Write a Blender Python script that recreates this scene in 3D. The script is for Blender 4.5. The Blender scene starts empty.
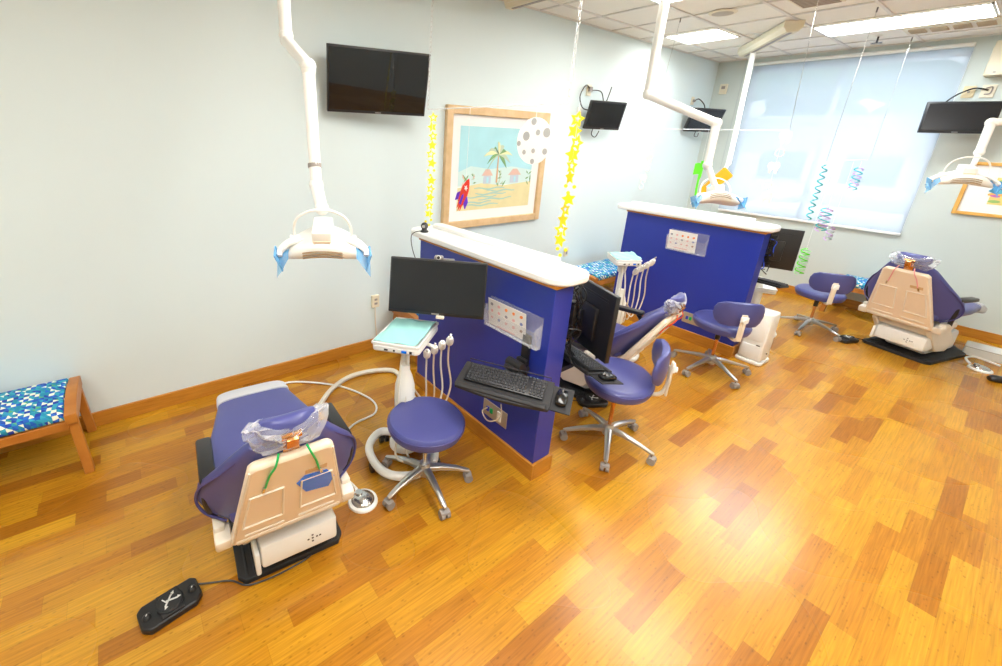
import bpy, bmesh, math, random
from mathutils import Vector, Matrix, Euler
random.seed(7)
PI = math.pi
SC = bpy.context.scene
COL = SC.collection
R = math.radians

# ------------------------------------------------------------------ materials
MATS = {}
def new_mat(name):
    m = bpy.data.materials.new(name); m.use_nodes = True
    nt = m.node_tree; b = nt.nodes['Principled BSDF']
    return m, nt, b
def mat(name, col, rough=.5, metal=0., spec=.5, noise=0., nscale=30., bump=0., coat=0., trans=0., alpha=1., sheen=0.):
    if name in MATS: return MATS[name]
    m, nt, b = new_mat(name)
    b.inputs['Base Color'].default_value = (*col, 1)
    b.inputs['Roughness'].default_value = rough
    b.inputs['Metallic'].default_value = metal
    b.inputs['Specular IOR Level'].default_value = spec
    b.inputs['Coat Weight'].default_value = coat
    b.inputs['Transmission Weight'].default_value = trans
    b.inputs['Alpha'].default_value = alpha
    N = nt.nodes; L = nt.links
    if noise or bump:
        tc = N.new('ShaderNodeTexCoord'); nz = N.new('ShaderNodeTexNoise')
        nz.inputs['Scale'].default_value = nscale; nz.inputs['Detail'].default_value = 3
        L.new(tc.outputs['Object'], nz.inputs['Vector'])
        if noise:
            mr = N.new('ShaderNodeMapRange'); mr.inputs[3].default_value = 1-noise; mr.inputs[4].default_value = 1+noise
            L.new(nz.outputs['Fac'], mr.inputs[0])
            hs = N.new('ShaderNodeHueSaturation'); hs.inputs['Color'].default_value = (*col, 1)
            L.new(mr.outputs[0], hs.inputs['Value']); L.new(hs.outputs[0], b.inputs['Base Color'])
        if bump:
            bp = N.new('ShaderNodeBump'); bp.inputs['Strength'].default_value = bump; bp.inputs['Distance'].default_value = .002
            L.new(nz.outputs['Fac'], bp.inputs['Height']); L.new(bp.outputs[0], b.inputs['Normal'])
    MATS[name] = m
    return m

def math_node(nt, op, a, b=None):
    n = nt.nodes.new('ShaderNodeMath'); n.operation = op
    for i, v in enumerate((a, b)):
        if v is None: continue
        if isinstance(v, (int, float)): n.inputs[i].default_value = v
        else: nt.links.new(v, n.inputs[i])
    return n.outputs[0]

def floor_mat():
    m, nt, b = new_mat('bamboo_plank_floor'); N = nt.nodes; L = nt.links
    tc = N.new('ShaderNodeTexCoord'); sp = N.new('ShaderNodeSeparateXYZ'); L.new(tc.outputs['Object'], sp.inputs[0])
    X, Y = sp.outputs[0], sp.outputs[1]
    PW, PL = .0935, .47
    yr = math_node(nt, 'DIVIDE', Y, PW); row = math_node(nt, 'FLOOR', yr)
    wn = N.new('ShaderNodeTexWhiteNoise'); wn.noise_dimensions = '1D'; L.new(row, wn.inputs['W'])
    xs = math_node(nt, 'ADD', math_node(nt, 'DIVIDE', X, PL), math_node(nt, 'MULTIPLY', wn.outputs['Value'], 7.))
    colm = math_node(nt, 'FLOOR', xs)
    cb = N.new('ShaderNodeCombineXYZ'); L.new(row, cb.inputs[0]); L.new(colm, cb.inputs[1])
    w2 = N.new('ShaderNodeTexWhiteNoise'); w2.noise_dimensions = '3D'; L.new(cb.outputs[0], w2.inputs['Vector'])
    ramp = N.new('ShaderNodeValToRGB'); ramp.color_ramp.interpolation = 'LINEAR'
    e = ramp.color_ramp.elements
    e[0].position = 0; e[0].color = (.33, .115, .006, 1)
    e[1].position = 1; e[1].color = (.57, .285, .017, 1)
    e2 = ramp.color_ramp.elements.new(.25); e2.color = (.45, .18, .009, 1)
    e3 = ramp.color_ramp.elements.new(.6); e3.color = (.51, .235, .012, 1)
    L.new(w2.outputs['Value'], ramp.inputs[0])
    # strips inside each plank
    mp = N.new('ShaderNodeMapping'); mp.inputs['Scale'].default_value = (4.5, 110, 1); L.new(tc.outputs['Object'], mp.inputs[0])
    n1 = N.new('ShaderNodeTexNoise'); n1.inputs['Scale'].default_value = 1.; n1.inputs['Detail'].default_value = 2; L.new(mp.outputs[0], n1.inputs['Vector'])
    mp2 = N.new('ShaderNodeMapping'); mp2.inputs['Scale'].default_value = (22, 48, 1); L.new(tc.outputs['Object'], mp2.inputs[0])
    n2 = N.new('ShaderNodeTexVoronoi'); n2.inputs['Scale'].default_value = 1.; L.new(mp2.outputs[0], n2.inputs['Vector'])
    knots = N.new('ShaderNodeMapRange'); knots.inputs[1].default_value = .06; knots.inputs[2].default_value = .24; knots.inputs[3].default_value = .66; knots.inputs[4].default_value = 1.
    L.new(n2.outputs['Distance'], knots.inputs[0])
    st = N.new('ShaderNodeMapRange'); st.inputs[1].default_value = .3; st.inputs[2].default_value = .7; st.inputs[3].default_value = .76; st.inputs[4].default_value = 1.15
    L.new(n1.outputs['Fac'], st.inputs[0])
    # joints
    def edge(v, w):
        fr = math_node(nt, 'FRACT', v); d = math_node(nt, 'MINIMUM', fr, math_node(nt, 'SUBTRACT', 1., fr))
        return math_node(nt, 'GREATER_THAN', d, w)
    j = math_node(nt, 'MULTIPLY', edge(yr, .009), edge(xs, .0022))
    jj = math_node(nt, 'ADD', math_node(nt, 'MULTIPLY', j, .2), .8)
    v = math_node(nt, 'MULTIPLY', math_node(nt, 'MULTIPLY', st.outputs[0], knots.outputs[0]), jj)
    hs = N.new('ShaderNodeHueSaturation'); L.new(ramp.outputs[0], hs.inputs['Color']); L.new(v, hs.inputs['Value'])
    L.new(hs.outputs[0], b.inputs['Base Color'])
    rn = N.new('ShaderNodeTexNoise'); rn.inputs['Scale'].default_value = 1.5; rn.inputs['Detail'].default_value = 0; L.new(tc.outputs['Object'], rn.inputs['Vector'])
    rr = N.new('ShaderNodeMapRange'); rr.inputs[3].default_value = .22; rr.inputs[4].default_value = .32; L.new(rn.outputs['Fac'], rr.inputs[0])
    L.new(rr.outputs[0], b.inputs['Roughness'])
    bp = N.new('ShaderNodeBump'); bp.inputs['Strength'].default_value = .05; bp.inputs['Distance'].default_value = .001
    L.new(n1.outputs['Fac'], bp.inputs['Height']); L.new(bp.outputs[0], b.inputs['Normal'])
    b.inputs['Specular IOR Level'].default_value = .55
    return m

def wood_mat(name, c0, c1, scale=(3, 40, 40), rough=.4):
    m, nt, b = new_mat(name); N = nt.nodes; L = nt.links
    tc = N.new('ShaderNodeTexCoord'); mp = N.new('ShaderNodeMapping'); mp.inputs['Scale'].default_value = scale
    L.new(tc.outputs['Object'], mp.inputs[0])
    nz = N.new('ShaderNodeTexNoise'); nz.inputs['Scale'].default_value = 1.; nz.inputs['Detail'].default_value = 4; L.new(mp.outputs[0], nz.inputs['Vector'])
    rp = N.new('ShaderNodeValToRGB'); rp.color_ramp.elements[0].color = (*c0, 1); rp.color_ramp.elements[1].color = (*c1, 1)
    rp.color_ramp.elements[0].position = .3; rp.color_ramp.elements[1].position = .7
    L.new(nz.outputs['Fac'], rp.inputs[0]); L.new(rp.outputs[0], b.inputs['Base Color'])
    b.inputs['Roughness'].default_value = rough
    MATS[name] = m; return m

def bench_fabric():
    m, nt, b = new_mat('patchwork_bench_fabric'); N = nt.nodes; L = nt.links
    tc = N.new('ShaderNodeTexCoord'); sp = N.new('ShaderNodeSeparateXYZ'); L.new(tc.outputs['Object'], sp.inputs[0])
    # wavy checks: warp the coordinates, then random tone per cell, cells cut by a diagonal
    nz = N.new('ShaderNodeTexNoise'); nz.inputs['Scale'].default_value = 14; L.new(tc.outputs['Object'], nz.inputs['Vector'])
    wv = math_node(nt, 'MULTIPLY', math_node(nt, 'SUBTRACT', nz.outputs['Fac'], .5), .9)
    u = math_node(nt, 'ADD', math_node(nt, 'MULTIPLY', sp.outputs[0], 42.), wv)
    v = math_node(nt, 'ADD', math_node(nt, 'MULTIPLY', math_node(nt, 'ADD', sp.outputs[1], sp.outputs[2]), 34.), wv)
    fu, fv = math_node(nt, 'FLOOR', u), math_node(nt, 'FLOOR', v)
    diag = math_node(nt, 'GREATER_THAN', math_node(nt, 'ADD', math_node(nt, 'FRACT', u), math_node(nt, 'FRACT', v)), 1.15)
    cb = N.new('ShaderNodeCombineXYZ'); L.new(fu, cb.inputs[0]); L.new(fv, cb.inputs[1]); L.new(diag, cb.inputs[2])
    w = N.new('ShaderNodeTexWhiteNoise'); L.new(cb.outputs[0], w.inputs['Vector'])
    par = math_node(nt, 'MODULO', math_node(nt, 'ABSOLUTE', math_node(nt, 'ADD', fu, fv)), 2.)
    val = math_node(nt, 'ADD', math_node(nt, 'MULTIPLY', w.outputs['Value'], .62), math_node(nt, 'MULTIPLY', par, .30))
    rp = N.new('ShaderNodeValToRGB'); rp.color_ramp.interpolation = 'CONSTANT'
    cols = [(0, (.008, .045, .40)), (.16, (.01, .14, .62)), (.30, (.01, .26, .42)), (.44, (.03, .36, .52)), (.58, (.01, .10, .50)), (.66, (.10, .42, .20)), (.70, (.85, .90, .72)), (.91, (.02, .30, .60))]
    el = rp.color_ramp.elements
    el[0].position = cols[0][0]; el[0].color = (*cols[0][1], 1); el[1].position = cols[1][0]; el[1].color = (*cols[1][1], 1)
    for p, c in cols[2:]:
        q = el.new(p); q.color = (*c, 1)
    L.new(val, rp.inputs[0]); L.new(rp.outputs[0], b.inputs['Base Color']); b.inputs['Roughness'].default_value = .8
    return m

def emit_mat(name, col, s):
    m = bpy.data.materials.new(name); m.use_nodes = True; nt = m.node_tree; nt.nodes.clear()
    o = nt.nodes.new('ShaderNodeOutputMaterial'); e = nt.nodes.new('ShaderNodeEmission')
    e.inputs[0].default_value = (*col, 1); e.inputs[1].default_value = s; nt.links.new(e.outputs[0], o.inputs[0]); MATS[name] = m
    return m

def film_mat(name, col, alpha, rough=.12, add=.3):
    m = bpy.data.materials.new(name); m.use_nodes = True; nt = m.node_tree; N = nt.nodes; L = nt.links; N.clear()
    o = N.new('ShaderNodeOutputMaterial'); mx = N.new('ShaderNodeMixShader'); t = N.new('ShaderNodeBsdfTransparent')
    p = N.new('ShaderNodeBsdfPrincipled'); p.inputs['Base Color'].default_value = (*col, 1); p.inputs['Roughness'].default_value = rough
    t.inputs[0].default_value = (1, 1, 1, 1)
    fr = N.new('ShaderNodeLayerWeight'); fr.inputs['Blend'].default_value = .45
    mr = N.new('ShaderNodeMapRange'); mr.inputs[3].default_value = alpha; mr.inputs[4].default_value = min(1., alpha+add)
    L.new(fr.outputs['Facing'], mr.inputs[0]); L.new(mr.outputs[0], mx.inputs[0]); L.new(t.outputs[0], mx.inputs[1]); L.new(p.outputs[0], mx.inputs[2])
    L.new(mx.outputs[0], o.inputs[0]); MATS[name] = m
    return m

WALL = mat('pale_aqua_wall_paint', (.68, .785, .80), .55, noise=.012, nscale=3, bump=.06)
WALLG = mat('grey_green_wall_paint', (.57, .63, .60), .6, noise=.012, nscale=3, bump=.06)
FLOOR = floor_mat()
WOOD = wood_mat('orange_oak_trim', (.43, .165, .014), (.56, .24, .028), (6, 6, 60))
BENCHW = wood_mat('warm_bench_wood', (.40, .135, .018), (.52, .20, .030), (8, 8, 8))
FRAMEW = wood_mat('light_oak_frame', (.62, .42, .21), (.74, .53, .30), (10, 10, 10))
GOLDW = wood_mat('golden_frame_wood', (.66, .35, .07), (.78, .45, .11), (10, 10, 10))
FABRIC = bench_fabric()
BLUE = mat('cobalt_laminate', (.018, .036, .33), .33, noise=.04, nscale=4)
WHITE = mat('white_solid_surface', (.88, .89, .88), .3)
VINYL = mat('periwinkle_vinyl', (.066, .072, .245), .33, noise=.05, nscale=6, bump=.05)
VINYLD = mat('periwinkle_piping', (.055, .05, .20), .45)
BEIGE = mat('ivory_plastic', (.78, .71, .60), .35)
PEACH = mat('cream_shell_plastic', (.80, .66, .50), .35)
GREYP = mat('pale_grey_vinyl', (.55, .56, .60), .45, bump=.1, nscale=80)
OFFW = mat('white_enamel', (.84, .85, .82), .28)
BLACK = mat('black_plastic', (.012, .012, .014), .38)
BLACKM = mat('matte_black_rubber', (.016, .016, .018), .65, bump=.2, nscale=60)
SCREEN = mat('dark_glossy_screen', (.006, .007, .009), .03)
SCREENM = mat('dark_satin_screen', (.012, .014, .017), .22)
CHROME = mat('brushed_steel', (.62, .61, .60), .24, metal=1.)
ALU = mat('cast_aluminium', (.55, .55, .54), .32, metal=.9)
COPPER_AND_REFL = mat('copper_metal_and_reflection', (.62, .30, .12), .25, metal=1.)
CASTOR = mat('taupe_castor_plastic', (.30, .27, .25), .5)
TEAL = mat('aqua_paper_liner', (.34, .70, .68), .8)
BLUEF = film_mat('blue_barrier_film', (.12, .45, .85), .48)
CLEAR = film_mat('clear_plastic_film', (.86, .88, .92), .10, .08)
BAG = film_mat('clear_plastic_bag', (.85, .88, .95), .17, .08, .40)
ACRYL = film_mat('clear_acrylic', (.90, .93, .97), .07, .05, .22)
GREEN = mat('green_cord', (.0, .45, .10), .4)
ORANGE = mat('orange_red_cord', (.85, .10, .02), .4)
PINKC = mat('pink_cord', (.80, .35, .35), .5)
BLUES = mat('blue_glossy_sticker', (.005, .17, .85), .2)
TUBEC = mat('cream_tubing', (.74, .70, .60), .4)
TUBED = mat('tan_hose', (.62, .52, .38), .45)
CEIL = mat('acoustic_ceiling_tile', (.87, .85, .79), .85, noise=.05, nscale=120)
GRID = mat('ceiling_grid_metal', (.72, .70, .66), .5)
YELLOW = mat('yellow_card', (.95, .80, .01), .6)
MOONW = mat('white_card', (.88, .89, .89), .7)
MOONG = mat('grey_card', (.42, .43, .43), .7)
RED = mat('red_card', (.85, .04, .015), .6)
PURPLE = mat('violet_card', (.13, .02, .62), .6)
LIME = mat('lime_card', (.12, .72, .02), .6)
AMBER = mat('amber_card', (.95, .42, .01), .6)
TEALC = mat('teal_foil', (.02, .42, .45), .3)
MAGC = mat('lilac_foil', (.62, .40, .75), .3)
CREAMB = mat('cream_enamel_box', (.76, .70, .54), .45)
PAPER = mat('white_paper', (.84, .83, .82), .8)
PANEL = emit_mat('troffer_glow', (1., .97, .91), 13.5)
PANELC = emit_mat('troffer_cool_glow', (.90, .96, 1.), 24.)

# ------------------------------------------------------------------ mesh helper
class M:
    def __init__(s, T=None): s.bm = bmesh.new(); s.mi = 0; s.T = T.copy() if T else Matrix.Identity(4); s.mats = []
    def m(s, material):
        if material not in s.mats: s.mats.append(material)
        s.mi = s.mats.index(material); return s
    def _merge(s, t, X=None):
        X = s.T @ (X if X is not None else Matrix.Identity(4)); vm = {}
        for v in t.verts: vm[v] = s.bm.verts.new(X @ v.co)
        for f in t.faces:
            try: g = s.bm.faces.new([vm[v] for v in f.verts]); g.material_index = s.mi; g.smooth = True
            except ValueError: pass
        t.free(); return s
    def box(s, c, d, rot=(0, 0, 0), bev=0, seg=2, taper=None):
        t = bmesh.new(); bmesh.ops.create_cube(t, size=1.)
        for v in t.verts:
            if taper and v.co.z > 0: v.co.x *= taper[0]; v.co.y *= taper[1]
            v.co = Vector((v.co.x*d[0], v.co.y*d[1], v.co.z*d[2]))
        if bev: bmesh.ops.bevel(t, geom=t.edges[:], offset=bev, segments=seg, affect='EDGES', profile=.5)
        return s._merge(t, Matrix.Translation(c) @ Euler(rot).to_matrix().to_4x4())
    def cyl(s, p0, p1, r0, r1=None, n=16):
        p0 = Vector(p0); p1 = Vector(p1); r1 = r0 if r1 is None else r1; d = p1-p0
        t = bmesh.new(); bmesh.ops.create_cone(t, cap_ends=True, segments=n, radius1=r0, radius2=r1, depth=d.length)
        q = Vector((0, 0, 1)).rotation_difference(d.normalized()).to_matrix().to_4x4()
        return s._merge(t, Matrix.Translation((p0+p1)/2) @ q)
    def lathe(s, prof, c=(0, 0, 0), n=24, rot=(0, 0, 0), sc=(1, 1, 1)):
        t = bmesh.new(); rings = []
        for r, z in prof:
            if r < 1e-6: rings.append([t.verts.new((0, 0, z))])
            else: rings.append([t.verts.new((r*math.cos(2*PI*k/n), r*math.sin(2*PI*k/n), z)) for k in range(n)])
        for a, b in zip(rings, rings[1:]):
            for k in range(n):
                k2 = (k+1) % n
                if len(a) == 1 and len(b) == 1: continue
                if len(a) == 1: t.faces.new([a[0], b[k2], b[k]])
                elif len(b) == 1: t.faces.new([a[k], a[k2], b[0]])
                else: t.faces.new([a[k], a[k2], b[k2], b[k]])
        if len(rings[0]) > 1: t.faces.new(rings[0][::-1])
        if len(rings[-1]) > 1: t.faces.new(rings[-1])
        S = Matrix.Diagonal((*sc, 1))
        return s._merge(t, Matrix.Translation(c) @ Euler(rot).to_matrix().to_4x4() @ S)
    def sphere(s, c, r, n=16, rot=(0, 0, 0)):
        if isinstance(r, (int, float)): r = (r, r, r)
        t = bmesh.new(); bmesh.ops.create_uvsphere(t, u_segments=n, v_segments=max(6, n//2), radius=1.)
        return s._merge(t, Matrix.Translation(c) @ Euler(rot).to_matrix().to_4x4() @ Matrix.Diagonal((*r, 1)))
    def prism(s, pts, z0, z1, X=None):
        t = bmesh.new(); n = len(pts)
        a = [t.verts.new((p[0], p[1], z0)) for p in pts]; b = [t.verts.new((p[0], p[1], z1)) for p in pts]
        t.faces.new(a[::-1]); t.faces.new(b)
        for k in range(n): t.faces.new([a[k], a[(k+1) % n], b[(k+1) % n], b[k]])
        bmesh.ops.recalc_face_normals(t, faces=t.faces[:])
        return s._merge(t, X)
    def tube(s, pts, r, n=8, sub=6, closed=False):
        P = [Vector(p) for p in pts]
        if sub > 1 and len(P) > 2:
            Q = []; N = len(P); rng = N if closed else N-1
            for i in range(rng):
                if closed: p0, p1, p2, p3 = P[(i-1) % N], P[i], P[(i+1) % N], P[(i+2) % N]
                else: p0, p1, p2, p3 = P[max(i-1, 0)], P[i], P[i+1], P[min(i+2, N-1)]
                for k in range(sub):
                    u = k/sub
                    Q.append(.5*((2*p1)+(-p0+p2)*u+(2*p0-5*p1+4*p2-p3)*u*u+(-p0+3*p1-3*p2+p3)*u**3))
            if not closed: Q.append(P[-1])
            P = Q
        t = bmesh.new(); rings = []; N = len(P); up = None
        for i, p in enumerate(P):
            a = P[(i-1) % N] if closed else P[max(i-1, 0)]; b = P[(i+1) % N] if closed else P[min(i+1, N-1)]
            d = (b-a)
            if d.length < 1e-9: d = Vector((0, 0, 1))
            d.normalize()
            if up is None: up = Vector((0, 0, 1)) if abs(d.z) < .9 else Vector((1, 0, 0))
            u = (up-d*up.dot(d))
            if u.length < 1e-6: u = d.orthogonal()
            u.normalize(); up = u; w = d.cross(u)
            rr = r(i/(N-1)) if callable(r) else r
            rings.append([t.verts.new(p+(u*math.cos(2*PI*k/n)+w*math.sin(2*PI*k/n))*rr) for k in range(n)])
        lim = N if closed else N-1
        for i in range(lim):
            a, b = rings[i], rings[(i+1) % N]
            for k in range(n): t.faces.new([a[k], a[(k+1) % n], b[(k+1) % n], b[k]])
        if not closed: t.faces.new(rings[0][::-1]); t.faces.new(rings[-1])
        return s._merge(t)
    def sup(s, stations, ne=3., n=28, X=None):
        """loft of superellipse rings: (y, z, halfwidth, halfthickness, bend) - ring lies in x-z"""
        t = bmesh.new(); rings = []
        for st in stations:
            y, z, hw, ht = st[:4]; bend = st[4] if len(st) > 4 else 0; cx = st[5] if len(st) > 5 else 0
            ring = []
            for k in range(n):
                a = 2*PI*k/n; c, q = math.cos(a), math.sin(a)
                x = hw*math.copysign(abs(c)**(2/ne), c); zz = ht*math.copysign(abs(q)**(2/ne), q)
                ring.append(t.verts.new((x+cx, y, z+zz+bend*(x/max(hw, 1e-6))**2)))
            rings.append(ring)
        for a, b in zip(rings, rings[1:]):
            for k in range(n): t.faces.new([a[k], a[(k+1) % n], b[(k+1) % n], b[k]])
        t.faces.new(rings[0][::-1]); t.faces.new(rings[-1])
        bmesh.ops.recalc_face_normals(t, faces=t.faces[:])
        return s._merge(t, X)
    def quad(s, a, b, c, d):
        t = bmesh.new(); t.faces.new([t.verts.new(p) for p in (a, b, c, d)]); return s._merge(t)
    def obj(s, name, material=None, parent=None, bev=0, sub=0, ang=35, **tags):
        me = bpy.data.meshes.new(name); s.bm.to_mesh(me); s.bm.free()
        if material: me.materials.append(material)
        else:
            for q in s.mats: me.materials.append(q)
        me.set_sharp_from_angle(angle=R(ang))
        o = bpy.data.objects.new(name, me); COL.objects.link(o)
        if parent: o.parent = parent
        if bev:
            md = o.modifiers.new('bevel', 'BEVEL'); md.width = bev; md.segments = 2; md.limit_method = 'ANGLE'; md.angle_limit = R(40)
        if sub:
            md = o.modifiers.new('sub', 'SUBSURF'); md.levels = sub; md.render_levels = sub
        for k, v in tags.items(): o['category' if k == 'cat' else k] = v
        return o

def thing(name, label, cat, loc=(0, 0, 0), rz=0., group=None, rot=None):
    o = bpy.data.objects.new(name, None); COL.objects.link(o); o.empty_display_size = .1
    o.location = loc; o.rotation_euler = rot if rot else (0, 0, rz)
    o['label'] = label; o['category'] = cat
    if group: o['group'] = group
    return o
def struct(name, mm, material, parent=None, bev=0):
    o = mm.obj(name, material, parent, bev=bev)
    if not parent: o['kind'] = 'structure'
    return o
def copy_tree(o, parent=None):
    c = o.copy(); COL.objects.link(c)
    if parent: c.parent = parent
    for ch in list(o.children): copy_tree(ch, c)
    return c
def rrect(w, d, r, n=5, c=(0, 0)):
    out = []
    for sx, sy, a0 in ((1, 1, 0), (-1, 1, 90), (-1, -1, 180), (1, -1, 270)):
        for k in range(n+1):
            a = R(a0+90*k/n); out.append((c[0]+sx*(w/2-r)+r*math.cos(a), c[1]+sy*(d/2-r)+r*math.sin(a)))
    return out
def fr(o, x, y, z):    # matrix from origin and three axes
    x, y, z = Vector(x), Vector(y), Vector(z)
    return Matrix(((x.x, y.x, z.x, o[0]), (x.y, y.y, z.y, o[1]), (x.z, y.z, z.z, o[2]), (0, 0, 0, 1)))

# ------------------------------------------------------------------ room
XF, YW, ZC = 7.75, 3.35, 3.20
X0, Y0 = -3.0, -3.2
t = M(); t.box(((X0+XF)/2, (Y0+YW)/2, -.05), (XF-X0, YW-Y0, .1)); struct('floor', t, FLOOR)
t = M(); t.box(((X0+XF)/2, YW+.06, ZC/2), (XF-X0+.24, .12, ZC)); struct('wall_left', t, WALL)
WY0, WY1, WZ0, WZ1 = .82, 2.86, 1.04, 3.06
t = M()
t.box((XF+.08, (YW+WY1)/2, ZC/2), (.16, YW-WY1, ZC)); V0, V1 = -2.75, -.85
t.box((XF+.08, (V1+WY0)/2, ZC/2), (.16, WY0-V1, ZC)); t.box((XF+.08, (Y0+V0)/2, ZC/2), (.16, V0-Y0, ZC))
t.box((XF+.08, (V0+V1)/2, WZ0/2), (.16, V1-V0, WZ0)); t.box((XF+.08, (V0+V1)/2, (WZ1+ZC)/2), (.16, V1-V0, ZC-WZ1))
t.box((XF+.08, (WY0+WY1)/2, WZ0/2), (.16, WY1-WY0, WZ0)); t.box((XF+.08, (WY0+WY1)/2, (WZ1+ZC)/2), (.16, WY1-WY0, ZC-WZ1))
struct('wall_back', t, WALLG)
t = M(); t.box(((X0+XF)/2, Y0-.06, ZC/2), (XF-X0+.24, .12, ZC)); struct('wall_right', t, WALL)
t = M(); t.box((X0-.06, (Y0+YW)/2, ZC/2), (.12, YW-Y0, ZC)); struct('wall_front', t, WALL)
t = M(); t.box(((X0+XF)/2, YW-.009, .055), (XF-X0, .018, .11)); struct('baseboard_left', t, WOOD, bev=.004)
t = M(); t.box((XF-.009, (Y0+YW)/2, .055), (.018, YW-Y0-.04, .11)); struct('baseboard_back', t, WOOD, bev=.004)
t = M(); t.box((XF-.35, 3.0, ZC-.0125), (.02, .6, .025))
t.bm.free()

# ceiling: tiles between panel cut-outs + T-bar grid
GX = [4.27+.61*k for k in range(-12, 7)]; GY = [3.06-.61*k for k in range(0, 11)]
lit = {}
def cell(i, j): return GX[i], GX[i+1], GY[j+1], GY[j]
t = M(); t.box(((X0+XF)/2, (Y0+YW)/2, ZC+.05), (XF-X0+.24, YW-Y0+.24, .08)); struct('ceiling', t, CEIL)
t = M()
for x in [4.27+.61*k for k in range(-11, 6)]:
    if X0 < x < XF: t.box((x, (Y0+YW)/2, ZC+.004), (.024, YW-Y0, .012))
for y in GY:
    if Y0 < y < YW: t.box(((X0+XF)/2, y, ZC+.004), (XF-X0, .024, .0125))
t.box(((X0+XF)/2, YW-.01, ZC+.004), (XF-X0, .02, .012)); t.box((XF-.01, (Y0+YW)/2, ZC+.004), (.02, YW-Y0, .0125))
struct('trim_1', t, GRID)

def troffer(x0, x1, y0, y1, label, m=PANEL, ribs=False, group=None):
    e = thing('ceiling_light', label, 'ceiling light', ((x0+x1)/2, (y0+y1)/2, ZC), group=group)
    w, d = x1-x0-.03, y1-y0-.03
    t = M()
    for sx in (-1, 1):
        t.box((sx*(w/2-.008), 0, -.006), (.016, d, .014)); t.box((0, sx*(d/2-.008), -.006), (w, .016, .014))
    t.obj('frame', OFFW, e)
    t = M(); t.box((0, 0, -.001), (w-.03, d-.03, .006))
    if ribs:
        for k in range(13): t.box((0, -d/2+.06+k*(d-.12)/12, -.007), (w-.04, .006, .008))
    t.obj('diffuser', m, e)
troffer(5.49, 6.10, 2.45, 3.06, 'square recessed ceiling light nearest the long wall, far down the room')
troffer(3.66, 4.27, 1.84, 2.45, 'recessed ceiling light cut off by the top edge of the photo beside the lamp pole')
troffer(6.10, 6.71, .62, 1.84, 'long rectangular recessed light in front of the window', PANELC)
for x, y in ((-1.83, .62), (-.61, -.6), (1.22, -.6), (3.66, -1.82), (1.22, -1.82), (1.22, .62), (3.66, .62)):  # unseen panels added to light the room; first one brightens the left wall
    troffer(x, x+.61, y, y+1.22, 'recessed ceiling light added outside the view to light the room', group='ceiling lights added outside the view')

# ceiling fittings
e = thing('ceiling_vent', 'cream ceiling vent with four grille squares next to the long light', 'vent', (6.92, .94, ZC))
t = M(); t.box((0, 0, -.008), (.34, .64, .018)); t.obj('frame', CREAMB, e, bev=.003)
for k in range(4):
    t = M(); y = -.225+.15*k
    t.box((0, y, -.019), (.2, .115, .004))
    for q in range(9): t.box((-.088+.022*q, y, -.023), (.006, .115, .008))
    t.obj('grille', mat('tan_grille', (.52, .42, .28), .6), e)
e = thing('ceiling_speaker', 'round flat ceiling speaker near the small recessed lights', 'speaker', (4.93, 2.2, ZC))
t = M(); t.lathe([(0, -.012), (.105, -.012), (.12, -.004), (.12, 0)]); t.obj('rim', CREAMB, e)
t = M(); t.lathe([(0, -.017), (.08, -.015), (.095, -.011)]); t.obj('grille', mat('speaker_grille', (.48, .44, .38), .7, noise=.3, nscale=400), e)
t = M(); t.lathe([(.0, -.012), (.035, -.01), (.045, 0)], (7.32, 3.12, ZC)); t.obj('smoke_detector', OFFW, label='small round white detector on the ceiling near the far corner', cat='detector')
t = M(); t.m(CEIL); t.lathe([(0, -.006), (.03, -.004), (.035, 0)], (7.05, 1.48, ZC)); t.m(BLACK); t.cyl((7.05, 1.48, ZC-.006), (7.05, 1.48, ZC-.07), .009); t.box((7.05, 1.48, ZC-.07), (.02, .09, .012)); t.obj('sprinkler', label='dark T-shaped sprinkler head on the ceiling in front of the window', cat='sprinkler')
# brown return vent cut by the top edge
e = thing('return_grille', 'brown ceiling grille cut off by the top edge, right of the round speaker', 'vent', (4.95, 1.53, ZC))
t = M(); t.box((0, 0, -.006), (.58, .3, .012)); t.obj('frame', CREAMB, e)
t = M()
for k in range(12): t.box((-.25+k*.0455, 0, -.014), (.02, .26, .008))
t.obj('slats', mat('brown_grille', (.36, .29, .22), .6), e)

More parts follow.
